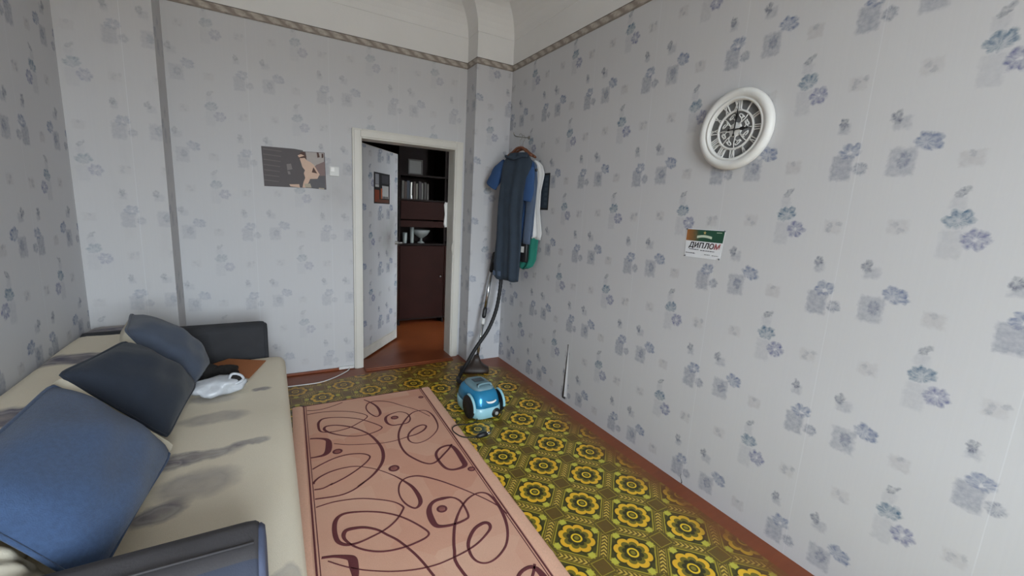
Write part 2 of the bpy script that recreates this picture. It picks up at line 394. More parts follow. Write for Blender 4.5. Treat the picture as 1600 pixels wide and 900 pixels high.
# ------------------------------------------------------------------ mesh helpers
class MB:
    def __init__(s): s.v = []; s.f = []; s.mi = []; s.sm = []; s.uv = None
    def add(s, vs, fs, mi=0, smooth=False):
        o = len(s.v); s.v += [tuple(p) for p in vs]
        for f in fs: s.f.append(tuple(i+o for i in f)); s.mi.append(mi); s.sm.append(smooth)
    def box(s, x0, x1, y0, y1, z0, z1, mi=0):
        s.add([(x0,y0,z0),(x1,y0,z0),(x1,y1,z0),(x0,y1,z0),(x0,y0,z1),(x1,y0,z1),(x1,y1,z1),(x0,y1,z1)],
              [(3,2,1,0),(4,5,6,7),(0,1,5,4),(1,2,6,5),(2,3,7,6),(3,0,4,7)], mi)
    def obox(s, c, ax, ay, az, hx, hy, hz, mi=0):
        c, ax, ay, az = map(Vector, (c, ax, ay, az)); vs = []
        for k in (-1, 1):
            for i, j in ((-1,-1),(1,-1),(1,1),(-1,1)): vs.append(c+ax*hx*i+ay*hy*j+az*hz*k)
        s.add(vs, [(3,2,1,0),(4,5,6,7),(0,1,5,4),(1,2,6,5),(2,3,7,6),(3,0,4,7)], mi)
    def grid(s, rows, closed_u=False, cap=False, mi=0, smooth=True):
        """rows: list of equally long point rings/rows"""
        n = len(rows[0]); vs = [p for r in rows for p in r]; fs = []
        for i in range(len(rows)-1):
            for j in range(n if closed_u else n-1):
                k = (j+1) % n
                fs.append((i*n+j, i*n+k, (i+1)*n+k, (i+1)*n+j))
        if cap:
            fs.append(tuple(range(n))[::-1]); fs.append(tuple(range((len(rows)-1)*n, len(rows)*n)))
        s.add(vs, fs, mi, smooth)
    def tube(s, pts, rad, seg=8, mi=0, cap=True):
        pts = [Vector(p) for p in pts]; n = len(pts); rows = []
        t0 = (pts[1]-pts[0]).normalized()
        ref = Vector((0,0,1)) if abs(t0.z) < 0.9 else Vector((1,0,0))
        a = t0.cross(ref).normalized()
        for i, p in enumerate(pts):
            t = (pts[min(i+1,n-1)]-pts[max(i-1,0)]).normalized()
            a = (a-t*a.dot(t)).normalized(); b = t.cross(a)
            r = rad[i] if isinstance(rad, (list, tuple)) else rad
            rows.append([p+a*(r*cos(2*pi*k/seg))+b*(r*sin(2*pi*k/seg)) for k in range(seg)])
        s.grid(rows, True, cap, mi)
    def lathe(s, prof, c=(0,0,0), ax=(1,0,0), ay=(0,1,0), az=(0,0,1), seg=32, mi=0, cap=False):
        c, ax, ay, az = map(Vector, (c, ax, ay, az))
        rows = [[c+ax*(r*cos(2*pi*k/seg))+ay*(r*sin(2*pi*k/seg))+az*h for k in range(seg)] for r, h in prof]
        s.grid(rows, True, cap, mi)
    def extrude(s, outline, c, ax, ay, az, d, mi=0):
        """flat polygon in (ax, ay) given a depth d along az"""
        c, ax, ay, az = map(Vector, (c, ax, ay, az)); n = len(outline)
        vs = [c+ax*x+ay*y for x, y in outline]+[c+ax*x+ay*y+az*d for x, y in outline]
        fs = [tuple(range(n))[::-1], tuple(range(n, 2*n))]+[(i, (i+1) % n, n+(i+1) % n, n+i) for i in range(n)]
        s.add(vs, fs, mi)
    def build(s, name, mats, parent=None, bevel=0.0, bseg=2, subsurf=0, normals=True):
        me = bpy.data.meshes.new(name); me.from_pydata([tuple(p) for p in s.v], [], s.f)
        if not isinstance(mats, (list, tuple)): mats = [mats]
        for m in mats: me.materials.append(m)
        for p, mi, sm in zip(me.polygons, s.mi, s.sm): p.material_index = mi; p.use_smooth = sm
        if normals:
            b = bmesh.new(); b.from_mesh(me); bmesh.ops.recalc_face_normals(b, faces=b.faces); b.to_mesh(me); b.free()
        me.update()
        o = bpy.data.objects.new(name, me); COL.objects.link(o)
        if parent is not None:
            o.parent = parent; o.matrix_parent_inverse = Matrix.Identity(4)
            off = W0(parent); me.transform(Matrix.Translation(-off))
        if bevel:
            md = o.modifiers.new('bevel', 'BEVEL'); md.width = bevel; md.segments = bseg; md.limit_method = 'ANGLE'; md.angle_limit = radians(40)
            md.harden_normals = False
            for p in me.polygons: p.use_smooth = True
            me.set_sharp_from_angle(angle=radians(50)) if hasattr(me, 'set_sharp_from_angle') else None
        if subsurf:
            md = o.modifiers.new('sub', 'SUBSURF'); md.levels = subsurf; md.render_levels = subsurf
        return o
def W0(o):
    v = Vector((0,0,0))
    while o is not None: v += o.location; o = o.parent
    return v
def tag(o, label=None, cat=None, group=None, kind=None):
    for k, v in (('label', label), ('category', cat), ('group', group), ('kind', kind)):
        if v: o[k] = v
    return o
def thing(name, loc, label, cat, group=None):
    o = bpy.data.objects.new(name, None); COL.objects.link(o); o.location = loc; o.empty_display_size = 0.1
    return tag(o, label, cat, group)
def struct(mb, name, mats, **k):
    o = mb.build(name, mats, **k); o['kind'] = 'structure'; return o
def uv_walls(o, mode='wall'):
    me = o.data; l = me.uv_layers.new(name='UVMap')
    for p in me.polygons:
        n = p.normal
        for li in p.loop_indices:
            c = me.vertices[me.loops[li].vertex_index].co
            l.data[li].uv = ((-c.y if abs(n.x) > abs(n.y) else c.x), c.z)
def smoothpath(pts, per=6, closed=False):
    """Catmull-Rom through pts"""
    out = []; n = len(pts); P = [Vector(p) for p in pts]
    for i in range(n if closed else n-1):
        if closed: p0, p1, p2, p3 = P[i-1], P[i], P[(i+1) % n], P[(i+2) % n]
        else: p0, p1, p2, p3 = P[max(i-1,0)], P[i], P[i+1], P[min(i+2,n-1)]
        for k in range(per):
            t = k/per
            out.append(0.5*((2*p1)+(p2-p0)*t+(2*p0-5*p1+4*p2-p3)*t*t+(3*p1-p0-3*p2+p3)*t*t*t))
    if not closed: out.append(P[-1])
    return out
def lerp(a, b, t): return a+(b-a)*t
def interp(tab, x):
    for (a, u), (b, v) in zip(tab, tab[1:]):
        if x <= b: return lerp(u, v, (x-a)/(b-a)) if b > a else v
    return tab[-1][1]

# ------------------------------------------------------------------ room shell
LX, BOXY, BOXX, PX, PY = -3.07, -0.27, -2.61, -0.363, -0.212
HF0, HF1, TOP = 2.777, 2.832, 3.34
DX0, DX1, DZ = -1.317, -0.4714, 2.042        # door opening
WT = 0.13                                    # wall thickness
b = MB(); b.box(LX-WT, WT, NEAR_Y-NEAR_T, WT, -0.12, 0.0); struct(b, 'floor', m_floor)
b = MB(); b.box(LX-WT, WT, NEAR_Y-NEAR_T, WT, TOP, TOP+0.1); struct(b, 'ceiling', m_plaster)
def wall(name, boxes, mats):
    b = MB()
    for x0, x1, y0, y1, z0, z1, zone in boxes:
        if zone:
            if z0 < HF1: b.box(x0, x1, y0, y1, z0, min(z1, HF1), 0)
            if z1 > HF1: b.box(x0, x1, y0, y1, max(z0, HF1), z1, 1)
        else: b.box(x0, x1, y0, y1, z0, z1, 1)
    o = struct(b, name, mats); uv_walls(o); return o
wall('wall_right', [(0, WT, NEAR_Y-NEAR_T, WT, 0, TOP, 1)], [m_paper, m_plaster])
wall_right = bpy.data.objects['wall_right']
wall('wall_left', [(LX-WT, LX, NEAR_Y-NEAR_T, WT, 0, TOP, 1)], [m_paper, m_plaster])
wall('wall_back', [(LX, DX0-0.02, 0, WT, 0, TOP, 1), (DX1+0.02, 0, 0, WT, 0, TOP, 1), (DX0-0.02, DX1+0.02, 0, WT, DZ+0.02, TOP, 1)], [m_paper_back, m_plaster])
wall('wall_pilaster', [(PX, 0, PY, 0, 0, TOP, 1)], [m_paper_side, m_plaster])
wall('wall_chimney_breast', [(LX, BOXX, BOXY, 0, 0, TOP, 1)], [m_paper_breast, m_plaster])
wx0, wx1, wz0, wz1 = WIN
wall('wall_near', [(LX, wx0, NEAR_Y-NEAR_T, NEAR_Y, 0, TOP, 1), (wx1, 0, NEAR_Y-NEAR_T, NEAR_Y, 0, TOP, 1),
                   (wx0, wx1, NEAR_Y-NEAR_T, NEAR_Y, 0, wz0, 1), (wx0, wx1, NEAR_Y-NEAR_T, NEAR_Y, wz1, TOP, 1)], [m_paper, m_plaster])
# window behind the camera
b = MB()
for x in (wx0+0.03, (wx0+wx1)/2, wx1-0.03): b.box(x-0.03, x+0.03, NEAR_Y-NEAR_T+0.04, NEAR_Y-NEAR_T+0.10, wz0, wz1)
for z in (wz0+0.03, wz1-0.03): b.box(wx0, wx1, NEAR_Y-NEAR_T+0.04, NEAR_Y-NEAR_T+0.10, z-0.03, z+0.03)
win = struct(b, 'window_1', m_frame)
for xa, xb in ((wx0+0.06, (wx0+wx1)/2-0.03), ((wx0+wx1)/2+0.03, wx1-0.06)):
    g = MB(); g.box(xa, xb, NEAR_Y-NEAR_T+0.068, NEAR_Y-NEAR_T+0.072, wz0+0.06, wz1-0.06); g.build('pane', m_glass, win)
g = MB(); g.box(wx0-0.06, wx1+0.06, NEAR_Y+0.001, NEAR_Y+0.12, wz0-0.035, wz0); g.build('sill', m_frame, win, bevel=0.006)

PATH = [(LX, NEAR_Y), (LX, BOXY), (BOXX, BOXY), (BOXX, 0.0), (PX, 0.0), (PX, PY), (0.0, PY), (0.0, NEAR_Y)]
def sweep(b, prof, closed_prof, mi=0):
    """profile (offset into the room, z) swept along the wall line with mitred corners"""
    n = len(PATH); nor = []
    for i in range(n-1):
        d = (Vector(PATH[i+1])-Vector(PATH[i])).normalized(); nor.append(Vector((d.y, -d.x)))
    rows = []; us = []; u = 0
    for i, p in enumerate(PATH):
        if i: u += (Vector(p)-Vector(PATH[i-1])).length
        us.append(u)
        m = nor[max(i-1, 0)] if i in (0, n-1) else nor[i-1]+nor[i]
        if i == 0: m = nor[0]
        rows.append([(p[0]+m.x*o, p[1]+m.y*o, z) for o, z in prof])
    uvs = []
    k = len(prof)
    for i in range(n-1):
        for j in range(k if closed_prof else k-1):
            j2 = (j+1) % k
            b.add([rows[i][j], rows[i][j2], rows[i+1][j2], rows[i+1][j]], [(0,1,2,3)], mi, False)
            uvs += [(us[i], prof[j][1]), (us[i], prof[j2][1]), (us[i+1], prof[j2][1]), (us[i+1], prof[j][1])]
    return uvs
b = MB(); uvs = sweep(b, [(0.0005, HF0), (0.004, HF0), (0.004, HF1), (0.0005, HF1)], True)
o = struct(b, 'trim_1', m_border, normals=False)
l = o.data.uv_layers.new(name='UVMap')
for i, c in enumerate(uvs): l.data[i].uv = (c[0], c[1]-HF0)
cv = [(0.0, 3.04), (0.004, 3.042)]+[(0.004+0.22*(1-cos(t*pi/2/8)), 3.042+0.25*sin(t*pi/2/8)) for t in range(1, 9)]
cv += [(0.230, 3.300), (0.250, 3.300), (0.255, 3.312), (0.285, 3.312), (0.290, 3.325), (0.32, 3.325), (0.325, 3.34)]
b = MB(); sweep(b, cv, False); o = struct(b, 'trim_2', m_plaster)
# ------------------------------------------------------------------ doorway
b = MB()
for x0, x1 in ((-1.3945, DX0), (DX1, -0.390)):
    b.box(x0, x1, -0.028, -0.0005, 0.0, DZ+0.078)
    b.box(x0+0.012, x1-0.012, -0.036, -0.028, 0.0, DZ+0.066)
b.box(DX0, DX1, -0.028, -0.0005, DZ, DZ+0.078); b.box(DX0-0.012, DX1+0.012, -0.036, -0.028, DZ+0.012, DZ+0.066)
door = struct(b, 'door_1', m_frame, bevel=0.005)
b = MB()
b.box(DX0-0.019, DX0, 0.0, WT+0.012, 0.0, DZ+0.019); b.box(DX1, DX1+0.019, 0.0, WT+0.012, 0.0, DZ+0.019); b.box(DX0, DX1, 0.0, WT+0.012, DZ, DZ+0.019)
b.build('jamb', m_edge, door, bevel=0.003)
b = MB(); pts = [(0.022*cos(pi*k/8), 0.075*sin(pi*k/8)) for k in range(9)]
b.extrude([(0, -0.075), (-0.010, -0.06), (-0.022, -0.02), (-0.022, 0.02), (-0.010, 0.06), (0, 0.075)], (DX1+0.006, -0.036, 1.118), (1,0,0), (0,0,1), (0,-1,0), 0.004)
tag(b.build('strike_plate', m_edge, door, bevel=0.0015), 'curved metal strike plate painted over')
# the leaf, open into the hall
HX, HY = -1.305, 0.132
dd = Vector((0.5, 0.62, 0)).normalized(); dn = Vector((dd.y, -dd.x, 0))
LW, LT = 0.785, 0.04
def dp(u, t, z): return Vector((HX, HY, 0))+dd*u+dn*t+Vector((0, 0, z))
b = MB(); b.obox(dp(LW/2, -LT/2, 1.0235), dd, dn, (0,0,1), LW/2, LT/2, 1.0085)
leaf = b.build('door_leaf', m_edge, door, bevel=0.003)
b = MB(); q = [dp(0.004, 0.0012, 0.125), dp(LW-0.012, 0.0012, 0.125), dp(LW-0.012, 0.0012, 2.026), dp(0.004, 0.0012, 2.026)]
qb = [p-dn*0.001 for p in q]
b.add(q+qb, [(0,1,2,3), (7,6,5,4), (0,4,5,1), (1,5,6,2), (2,6,7,3), (3,7,4,0)])
pf = b.build('door_paper', m_paper_door, leaf)
l = pf.data.uv_layers.new(name='UVMap'); off = Vector((HX, HY, 0))
for p in pf.data.polygons:
    for li in p.loop_indices:
        c = pf.data.vertices[pf.data.loops[li].vertex_index].co - off
        l.data[li].uv = (c.dot(dd), c.z)
b = MB(); b.obox(dp(LW/2-0.004, 0.003, 0.07), dd, dn, (0,0,1), LW/2-0.01, 0.003, 0.050); b.build('kick_board', m_edge, leaf, bevel=0.002)
b = MB()
b.lathe([(0.0, 0.030), (0.014, 0.030), (0.016, 0.024), (0.016, 0.004), (0.022, 0.003), (0.022, 0.0), (0.0, 0.0)], dp(LW-0.045, 0.001, 1.10), dd, (0,0,1), dn, 16)
b.tube([dp(LW-0.045, 0.03, 1.10), dp(LW-0.045, 0.048, 1.10), dp(LW-0.02, 0.056, 1.10), dp(LW+0.02, 0.056, 1.098)], 0.009, 8)
b.obox(dp(LW+0.001, -LT/2, 1.10), dd, dn, (0,0,1), 0.002, 0.012, 0.06)
b.build('handle', m_metal, leaf)
for z in (0.35, 1.72):
    b = MB(); b.tube([dp(-0.004, 0.0, z-0.05), dp(-0.004, 0.0, z+0.05)], 0.008, 10); b.build('hinge', m_metal, leaf)
# threshold board
b = MB(); b.box(DX0, DX1, -0.115, WT+0.02, 0.0, 0.018); b.box(DX0+0.001, DX1-0.001, -0.14, -0.115, 0.0, 0.010)
struct(b, 'trim_3', m_floor, bevel=0.004)
# ------------------------------------------------------------------ hall beyond the door; wall, cabinet and book colours darkened for its shade
HL, HR, HB = -1.75, 0.25, 1.78
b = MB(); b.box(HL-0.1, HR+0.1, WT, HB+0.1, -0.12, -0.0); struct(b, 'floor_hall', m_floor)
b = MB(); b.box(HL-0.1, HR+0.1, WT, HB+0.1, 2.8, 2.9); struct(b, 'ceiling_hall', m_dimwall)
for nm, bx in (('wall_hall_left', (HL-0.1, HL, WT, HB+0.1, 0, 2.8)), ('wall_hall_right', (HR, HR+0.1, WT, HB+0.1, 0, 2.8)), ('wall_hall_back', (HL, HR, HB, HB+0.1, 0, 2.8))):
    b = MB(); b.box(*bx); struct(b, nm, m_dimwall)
CX0, CX1, CY0, CY1 = -1.25, 0.20, 1.28, 1.72
cab = thing('bookcase_cabinet', ((CX0+CX1)/2, (CY0+CY1)/2, 0), 'dark walnut wall unit with open shelves above reddish cupboard doors in the hall', 'cabinet')
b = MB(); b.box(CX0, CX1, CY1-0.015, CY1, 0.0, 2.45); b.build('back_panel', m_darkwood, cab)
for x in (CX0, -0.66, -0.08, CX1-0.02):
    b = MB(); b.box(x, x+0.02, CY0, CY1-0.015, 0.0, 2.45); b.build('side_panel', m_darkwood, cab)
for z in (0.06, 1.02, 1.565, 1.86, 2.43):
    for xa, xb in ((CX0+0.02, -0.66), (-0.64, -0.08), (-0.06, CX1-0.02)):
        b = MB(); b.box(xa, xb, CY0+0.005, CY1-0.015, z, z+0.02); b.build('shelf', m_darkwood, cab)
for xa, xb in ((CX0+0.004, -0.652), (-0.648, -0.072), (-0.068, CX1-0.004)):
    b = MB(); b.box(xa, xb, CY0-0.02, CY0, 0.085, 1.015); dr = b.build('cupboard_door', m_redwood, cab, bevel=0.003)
    b = MB(); b.lathe([(0.0, -0.02), (0.011, -0.018), (0.012, -0.012), (0.006, -0.006), (0.006, 0.0)], (xb-0.05, CY0-0.02, 0.62), (1,0,0), (0,0,1), (0,1,0), 12); b.build('knob', m_metal, dr)
# drawers between the open bays, red-brown front
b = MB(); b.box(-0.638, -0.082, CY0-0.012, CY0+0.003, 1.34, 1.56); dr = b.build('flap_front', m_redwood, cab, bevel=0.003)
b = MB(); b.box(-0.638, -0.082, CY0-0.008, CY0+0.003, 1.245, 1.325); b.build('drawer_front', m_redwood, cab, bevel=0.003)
# books on the upper shelf
bookdefs = [(-0.615, 0.030, 0.215, (120, 112, 104), 'tall pale spined book at the left end of the shelf'), (-0.580, 0.026, 0.205, (96, 70, 58), 'brown spined book second from the left end'),
            (-0.549, 0.034, 0.22, (70, 78, 92), 'blue-grey thick book left of the tilted white spine'), (-0.505, 0.018, 0.20, (206, 204, 198), 'thin white book leaning on the hall shelf'),
            (-0.470, 0.028, 0.21, (84, 60, 50), 'dark brown book right of the leaning white one'), (-0.438, 0.022, 0.19, (150, 140, 126), 'slim beige book in the middle of the shelf'),
            (-0.408, 0.036, 0.215, (64, 52, 58), 'thick maroon book in the middle of the shelf'), (-0.366, 0.020, 0.20, (138, 134, 128), 'slim grey book right of the thick maroon one'),
            (-0.338, 0.030, 0.21, (74, 66, 60), 'dark taupe book near the right end of the row'), (-0.300, 0.024, 0.195, (112, 104, 98), 'grey-brown book closing the row on the right')]
for i, (x, w, h, c, lab) in enumerate(bookdefs):
    z0 = 1.585; yb = CY0+0.03+random.uniform(0, 0.02)
    t = thing('book', (x+w/2, yb+0.08, z0), lab, 'book', 'books on the hall shelf')
    m = flat('book_cloth_%d' % i, tuple(int(q*0.6) for q in c) if i != 3 else c)  # hall shade put into the cloth colours, white book excepted
    lean = 0.03 if i == 3 else 0.0
    b = MB(); a = Vector((1, 0, -lean)).normalized(); zz = Vector((lean, 0, 1)).normalized()
    cc = Vector((x+w/2-lean*h/2, yb+0.08, z0+h/2+0.0006))
    b.obox(cc+a*(w/2-0.0015), a, (0,1,0), zz, 0.0015, 0.08, h/2); b.obox(cc-a*(w/2-0.0015), a, (0,1,0), zz, 0.0015, 0.08, h/2); b.obox(cc-Vector((0, 0.079, 0)), a, (0,1,0), zz, w/2-0.003, 0.001, h/2)
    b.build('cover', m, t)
    b = MB(); b.obox(cc+Vector((0, 0.002, 0)), a, (0,1,0), zz, w/2-0.0032, 0.075, h/2-0.004); b.build('page_block', flat('paper_pages', (110, 104, 94)), t)
t = thing('ceramic_figurine', (-0.50, CY0+0.012, 1.5858), 'tiny white figurine standing before the books on the hall shelf', 'figurine')
b = MB(); b.lathe([(0.0, 0), (0.011, 0), (0.012, 0.006), (0.007, 0.012), (0.010, 0.022), (0.006, 0.030), (0.008, 0.037), (0.005, 0.044), (0, 0.046)], (-0.50, CY0+0.014, 1.5858), seg=12); b.build('body', m_brightw, t)
t = thing('framed_picture', (-0.445, CY0+0.06, 1.8802), 'small square grey framed picture on the top hall shelf', 'picture')
b = MB()
for bx in ((-0.535, -0.355, 1.8802, 1.8952), (-0.535, -0.355, 2.045, 2.06), (-0.535, -0.52, 1.8952, 2.045), (-0.37, -0.355, 1.8952, 2.045)): b.box(bx[0], bx[1], CY0+0.05, CY0+0.07, bx[2], bx[3])
b.build('frame', flat('dull_frame', (52, 48, 45)), t)
b = MB(); b.box(-0.52, -0.37, CY0+0.058, CY0+0.066, 1.8952, 2.045); b.build('print', flat('grey_print', (92, 90, 88)), t)
# glassware on the lower shelf
for x, r, h, lab in ((-0.56, 0.030, 0.13, 'short clear tumbler left on the lower hall shelf'), (-0.47, 0.026, 0.20, 'tall slim glass vase in the lower hall shelf')):
    b = MB(); b.lathe([(0, 0), (r*0.8, 0), (r*0.85, 0.01), (r, h), (r-0.003, h), (r*0.8, 0.014), (0, 0.012)], (x, CY0+0.08, 1.0402), seg=20)
    tag(b.build('drinking_glass' if h < 0.15 else 'glass_vase', flat('milky_glass', (120, 124, 122), 0.15)), lab, 'glass' if h < 0.15 else 'vase')
t = thing('glass_bowl', (-0.34, CY0+0.12, 1.0402), 'wide pressed-glass fruit bowl on a foot on the lower hall shelf', 'bowl')
b = MB(); b.lathe([(0, 0), (0.05, 0), (0.045, 0.01), (0.016, 0.022), (0.014, 0.06), (0.0, 0.06)], (-0.34, CY0+0.12, 1.0402), seg=24); b.build('foot', flat('milky_glass', (120, 124, 122)), t)
b = MB(); b.lathe([(0.0, 0.06), (0.03, 0.065), (0.085, 0.11), (0.115, 0.165), (0.11, 0.168), (0.078, 0.115), (0.02, 0.074), (0, 0.072)], (-0.34, CY0+0.12, 1.0402), seg=24); b.build('dish', flat('milky_glass', (120, 124, 122)), t)
# white handset on the far side of the right jamb
t = thing('intercom_handset', (-0.44, 0.17, 1.32), 'narrow white handset hanging in the dark beside the right door jamb', 'intercom')
b = MB(); b.box(-0.468, -0.43, 0.1425, 0.165, 1.30, 1.56); b.build('cradle', m_white_pl, t, bevel=0.006)
b = MB(); b.tube([(-0.474, 0.165, 1.31), (-0.481, 0.167, 1.34), (-0.476, 0.168, 1.44), (-0.481, 0.167, 1.53), (-0.474, 0.165, 1.555)], [0.014, 0.018, 0.012, 0.018, 0.014], 10); b.build('receiver', m_brightw, t)
# door poster
def quad_sheet(b, c, ax, ay, az, w, h, d, mi=0): b.obox(Vector(c)+Vector(az)*(d/2), ax, ay, az, w/2, h/2, d/2, mi)
pc = dp(0.417, 0.0014, 1.655)
t = thing('door_poster', pc, 'black bordered poster with pale panels taped to the open door', 'poster')
b = MB(); quad_sheet(b, pc, dd, (0,0,1), dn, 0.335, 0.295, 0.0015); b.build('sheet', flat('poster_black', (28, 26, 28)), t)
def panel(x, z, w, h, m, nm='panel', lay=0.0016):
    b = MB(); quad_sheet(b, pc+dd*x+Vector((0,0,z))+dn*lay, dd, (0,0,1), dn, w, h, 0.0006); return b.build(nm, m, t)
panel(-0.105, 0.085, 0.075, 0.095, flat('poster_grey', (140, 142, 146))); panel(0.065, 0.09, 0.150, 0.080, flat('poster_dim', (58, 58, 62)))
panel(0.070, -0.035, 0.140, 0.125, flat('poster_pale', (176, 176, 174))); panel(-0.105, -0.075, 0.095, 0.115, flat('poster_rust', (126, 58, 34)))
panel(0.02, -0.122, 0.25, 0.03, flat('poster_brown', (96, 60, 44))); panel(-0.105, 0.022, 0.075, 0.024, flat('poster_pale', (176, 176, 174)))
panel(-0.01, -0.05, 0.035, 0.10, flat('poster_orange', (176, 92, 50)))
for k in range(5): panel(0.02+k*0.024, -0.09, 0.014, 0.028, flat('poster_black', (28, 26, 28)), 'figure', 0.0023)

# ------------------------------------------------------------------ back wall poster and switch
pc = Vector((-1.83, -0.0006, 1.747))
t = thing('wall_poster', pc, 'dark sepia photo poster of a pale leaning figure beside the door', 'poster')
b = MB(); b.extrude([(-0.228, 0.147), (0.0, 0.152), (0.06, 0.147), (0.064, 0.139), (0.222, 0.147), (0.230, -0.150), (0.10, -0.146), (-0.219, -0.154)], pc, (1,0,0), (0,0,1), (0,-1,0), 0.0015)
b.build('sheet', flat('poster_charcoal', (92, 87, 89)), t)
def blob(pts, m, lay, nm='print_area'):
    b = MB(); b.extrude(pts, pc+Vector((0, -0.0016-lay*0.0004, 0)), (1,0,0), (0,0,1), (0,-1,0), 0.0004); return b.build(nm, m, t)
def U(*p): # poster print coordinates: 0..100 across, 0..100 down
    return [(-0.226+0.452*x/100, 0.149-0.30*y/100) for x, y in p]
blob(U((68,4),(98,2),(98,30),(90,42),(70,34)), flat('poster_wash', (176, 168, 164)), 0)
blob(U((84,36),(99,24),(99.5,94),(84,92),(80,66)), flat('poster_mauve', (134, 114, 112)), 1)
blob(U((78,66),(99,62),(99,98),(62,98),(66,86)), flat('poster_slate', (98, 96, 100)), 2)
skin = flat('poster_skin', (210, 180, 160)); hair = flat('poster_umber', (86, 62, 56))
blob(U((56,17),(60,6),(66,4),(69,16),(68,22),(57,23)), hair, 3); blob(U((55,15),(60,11),(66,14),(57,20)), skin, 4)
blob(U((58,22),(66,20),(70,26),(76,30),(81,36),(90,60),(86,72),(74,74),(72,82),(66,98),(61,98),(63,84),(66,72),(64,60),(66,52),(62,44)), skin, 4, 'figure')
blob(U((77,56),(80,42),(86,58)), hair, 5); blob(U((40,92),(56,90),(57,99),(42,97)), skin, 3); blob(U((64,88),(74,86),(76,97),(66,97)), flat('poster_cream', (178, 168, 150)), 5)
blob(U((88,96),(97,96),(97,99),(88,99)), flat('poster_cream', (178, 168, 150)), 4)
blob(U((37,40),(44,38),(46,52),(38,56)), flat('poster_midgrey', (130, 124, 124)), 1); blob(U((38,58),(42,58),(43,66),(39,66)), flat('poster_midgrey', (130, 124, 124)), 1)
for k in range(7):
    blob(U((2, 6+k*13), (30-k, 8+k*13), (30-k, 10+k*13), (2, 8.4+k*13)), flat('poster_brick', (112, 105, 105)), 0)
blob(U((86,2),(89,2),(91,14),(87,16)), hair, 4); blob(U((94,4),(97,4),(97,14),(94,16)), hair, 4)
t = thing('light_switch', (-1.535, -0.0005, 1.75), 'square off-white light switch between the photo poster and the door', 'switch')
b = MB(); b.box(-1.574, -1.498, -0.010, -0.0005, 1.712, 1.790); b.build('plate', m_white_pl, t, bevel=0.004)
b = MB(); b.box(-1.566, -1.534, -0.017, -0.010, 1.745, 1.783); tag(b.build('rocker', m_brightw, t, bevel=0.003), 'bright white rocker')

# ------------------------------------------------------------------ linoleum, rug
b = MB(); b.add([(-3.0, -6.05, 0.002), (-0.115, -6.05, 0.002), (-0.10, -1.7, 0.002), (-0.085, -1.0, 0.002), (-0.085, -0.50, 0.002), (-0.26, -0.40, 0.002), (-0.39, -0.245, 0.002), (-0.43, -0.142, 0.002), (-1.167, -0.185, 0.002), (-2.5, -0.300, 0.002), (-3.0, -0.34, 0.002),
                 (-3.0, -6.05, 0.0002), (-0.115, -6.05, 0.0002), (-0.10, -1.7, 0.0002), (-0.085, -1.0, 0.0002), (-0.085, -0.50, 0.0002), (-0.26, -0.40, 0.0002), (-0.39, -0.245, 0.0002), (-0.43, -0.142, 0.0002), (-1.167, -0.185, 0.0002), (-2.5, -0.300, 0.0002), (-3.0, -0.34, 0.0002)],
               [tuple(range(11)), tuple(range(21, 10, -1))]+[(i, 11+i, 11+(i+1) % 11, (i+1) % 11) for i in range(11)])
tag(b.build('linoleum_sheet', m_lino), 'olive linoleum sheet printed with gold flowers in diagonal squares', 'linoleum')
RZ = 0.0025
rug_ang = -0.030
def rg(x, y):  # rug coordinates: x across from its right edge (negative to the left), y from the far end (negative towards the camera)
    return (-0.911+x+0.034*y, -0.689+y-0.010*x)
rug = thing('patterned_rug', rg(-0.51, -1.5)+(RZ,), 'pinkish beige runner rug with plum swirling curls beside the sofa', 'rug')
b = MB(); L = 3.2
def strip(b, x0, x1, y0, y1, z0, z1, mi=0, n=1, round_edge=False):
    pts = [rg(x0, y0), rg(x1, y0), rg(x1, y1), rg(x0, y1)]
    b.add([p+(z0,) for p in pts]+[p+(z1,) for p in pts], [(0,1,2,3),(4,5,6,7),(0,1,5,4),(1,2,6,5),(2,3,7,6),(3,0,4,7)], mi)
strip(b, -1.025, 0.0, -L, 0.0, RZ, RZ+0.006); b.build('rug_body', m_rug, rug)
for x0, x1 in ((-1.025, -0.957), (-0.062, 0.0)):
    b = MB(); n = 60; rows = []
    for i in range(n+1):
        y = -L*i/n; j = 0.003*sin(i*2.3)+0.002*sin(i*5.1)
        xa, xb = (x0, x1+j*0.3) if x0 < -0.5 else (x0+j*0.3, x1+j)
        rows.append([rg(xa, y)+(RZ+0.006,), rg(xa+0.006, y)+(RZ+0.0085,), rg(xb-0.008, y)+(RZ+0.0085,), rg(xb, y)+(RZ+0.003,)])
    b.grid(rows, False, False); b.build('rug_border', m_rug_border, rug)
for x in (-0.072, -0.085, -0.950, -0.936):
    b = MB(); strip(b, x-0.0042 if abs(x) in (0.072, 0.95) else x-0.002, x+0.0042 if abs(x) in (0.072, 0.95) else x+0.002, -L, 0.0, RZ+0.006, RZ+0.0072); b.build('border_line', m_rug_line, rug)
b = MB(); strip(b, -1.025, 0.0, -0.006, 0.003, RZ, RZ+0.007); b.build('bound_end', m_rug_line, rug)
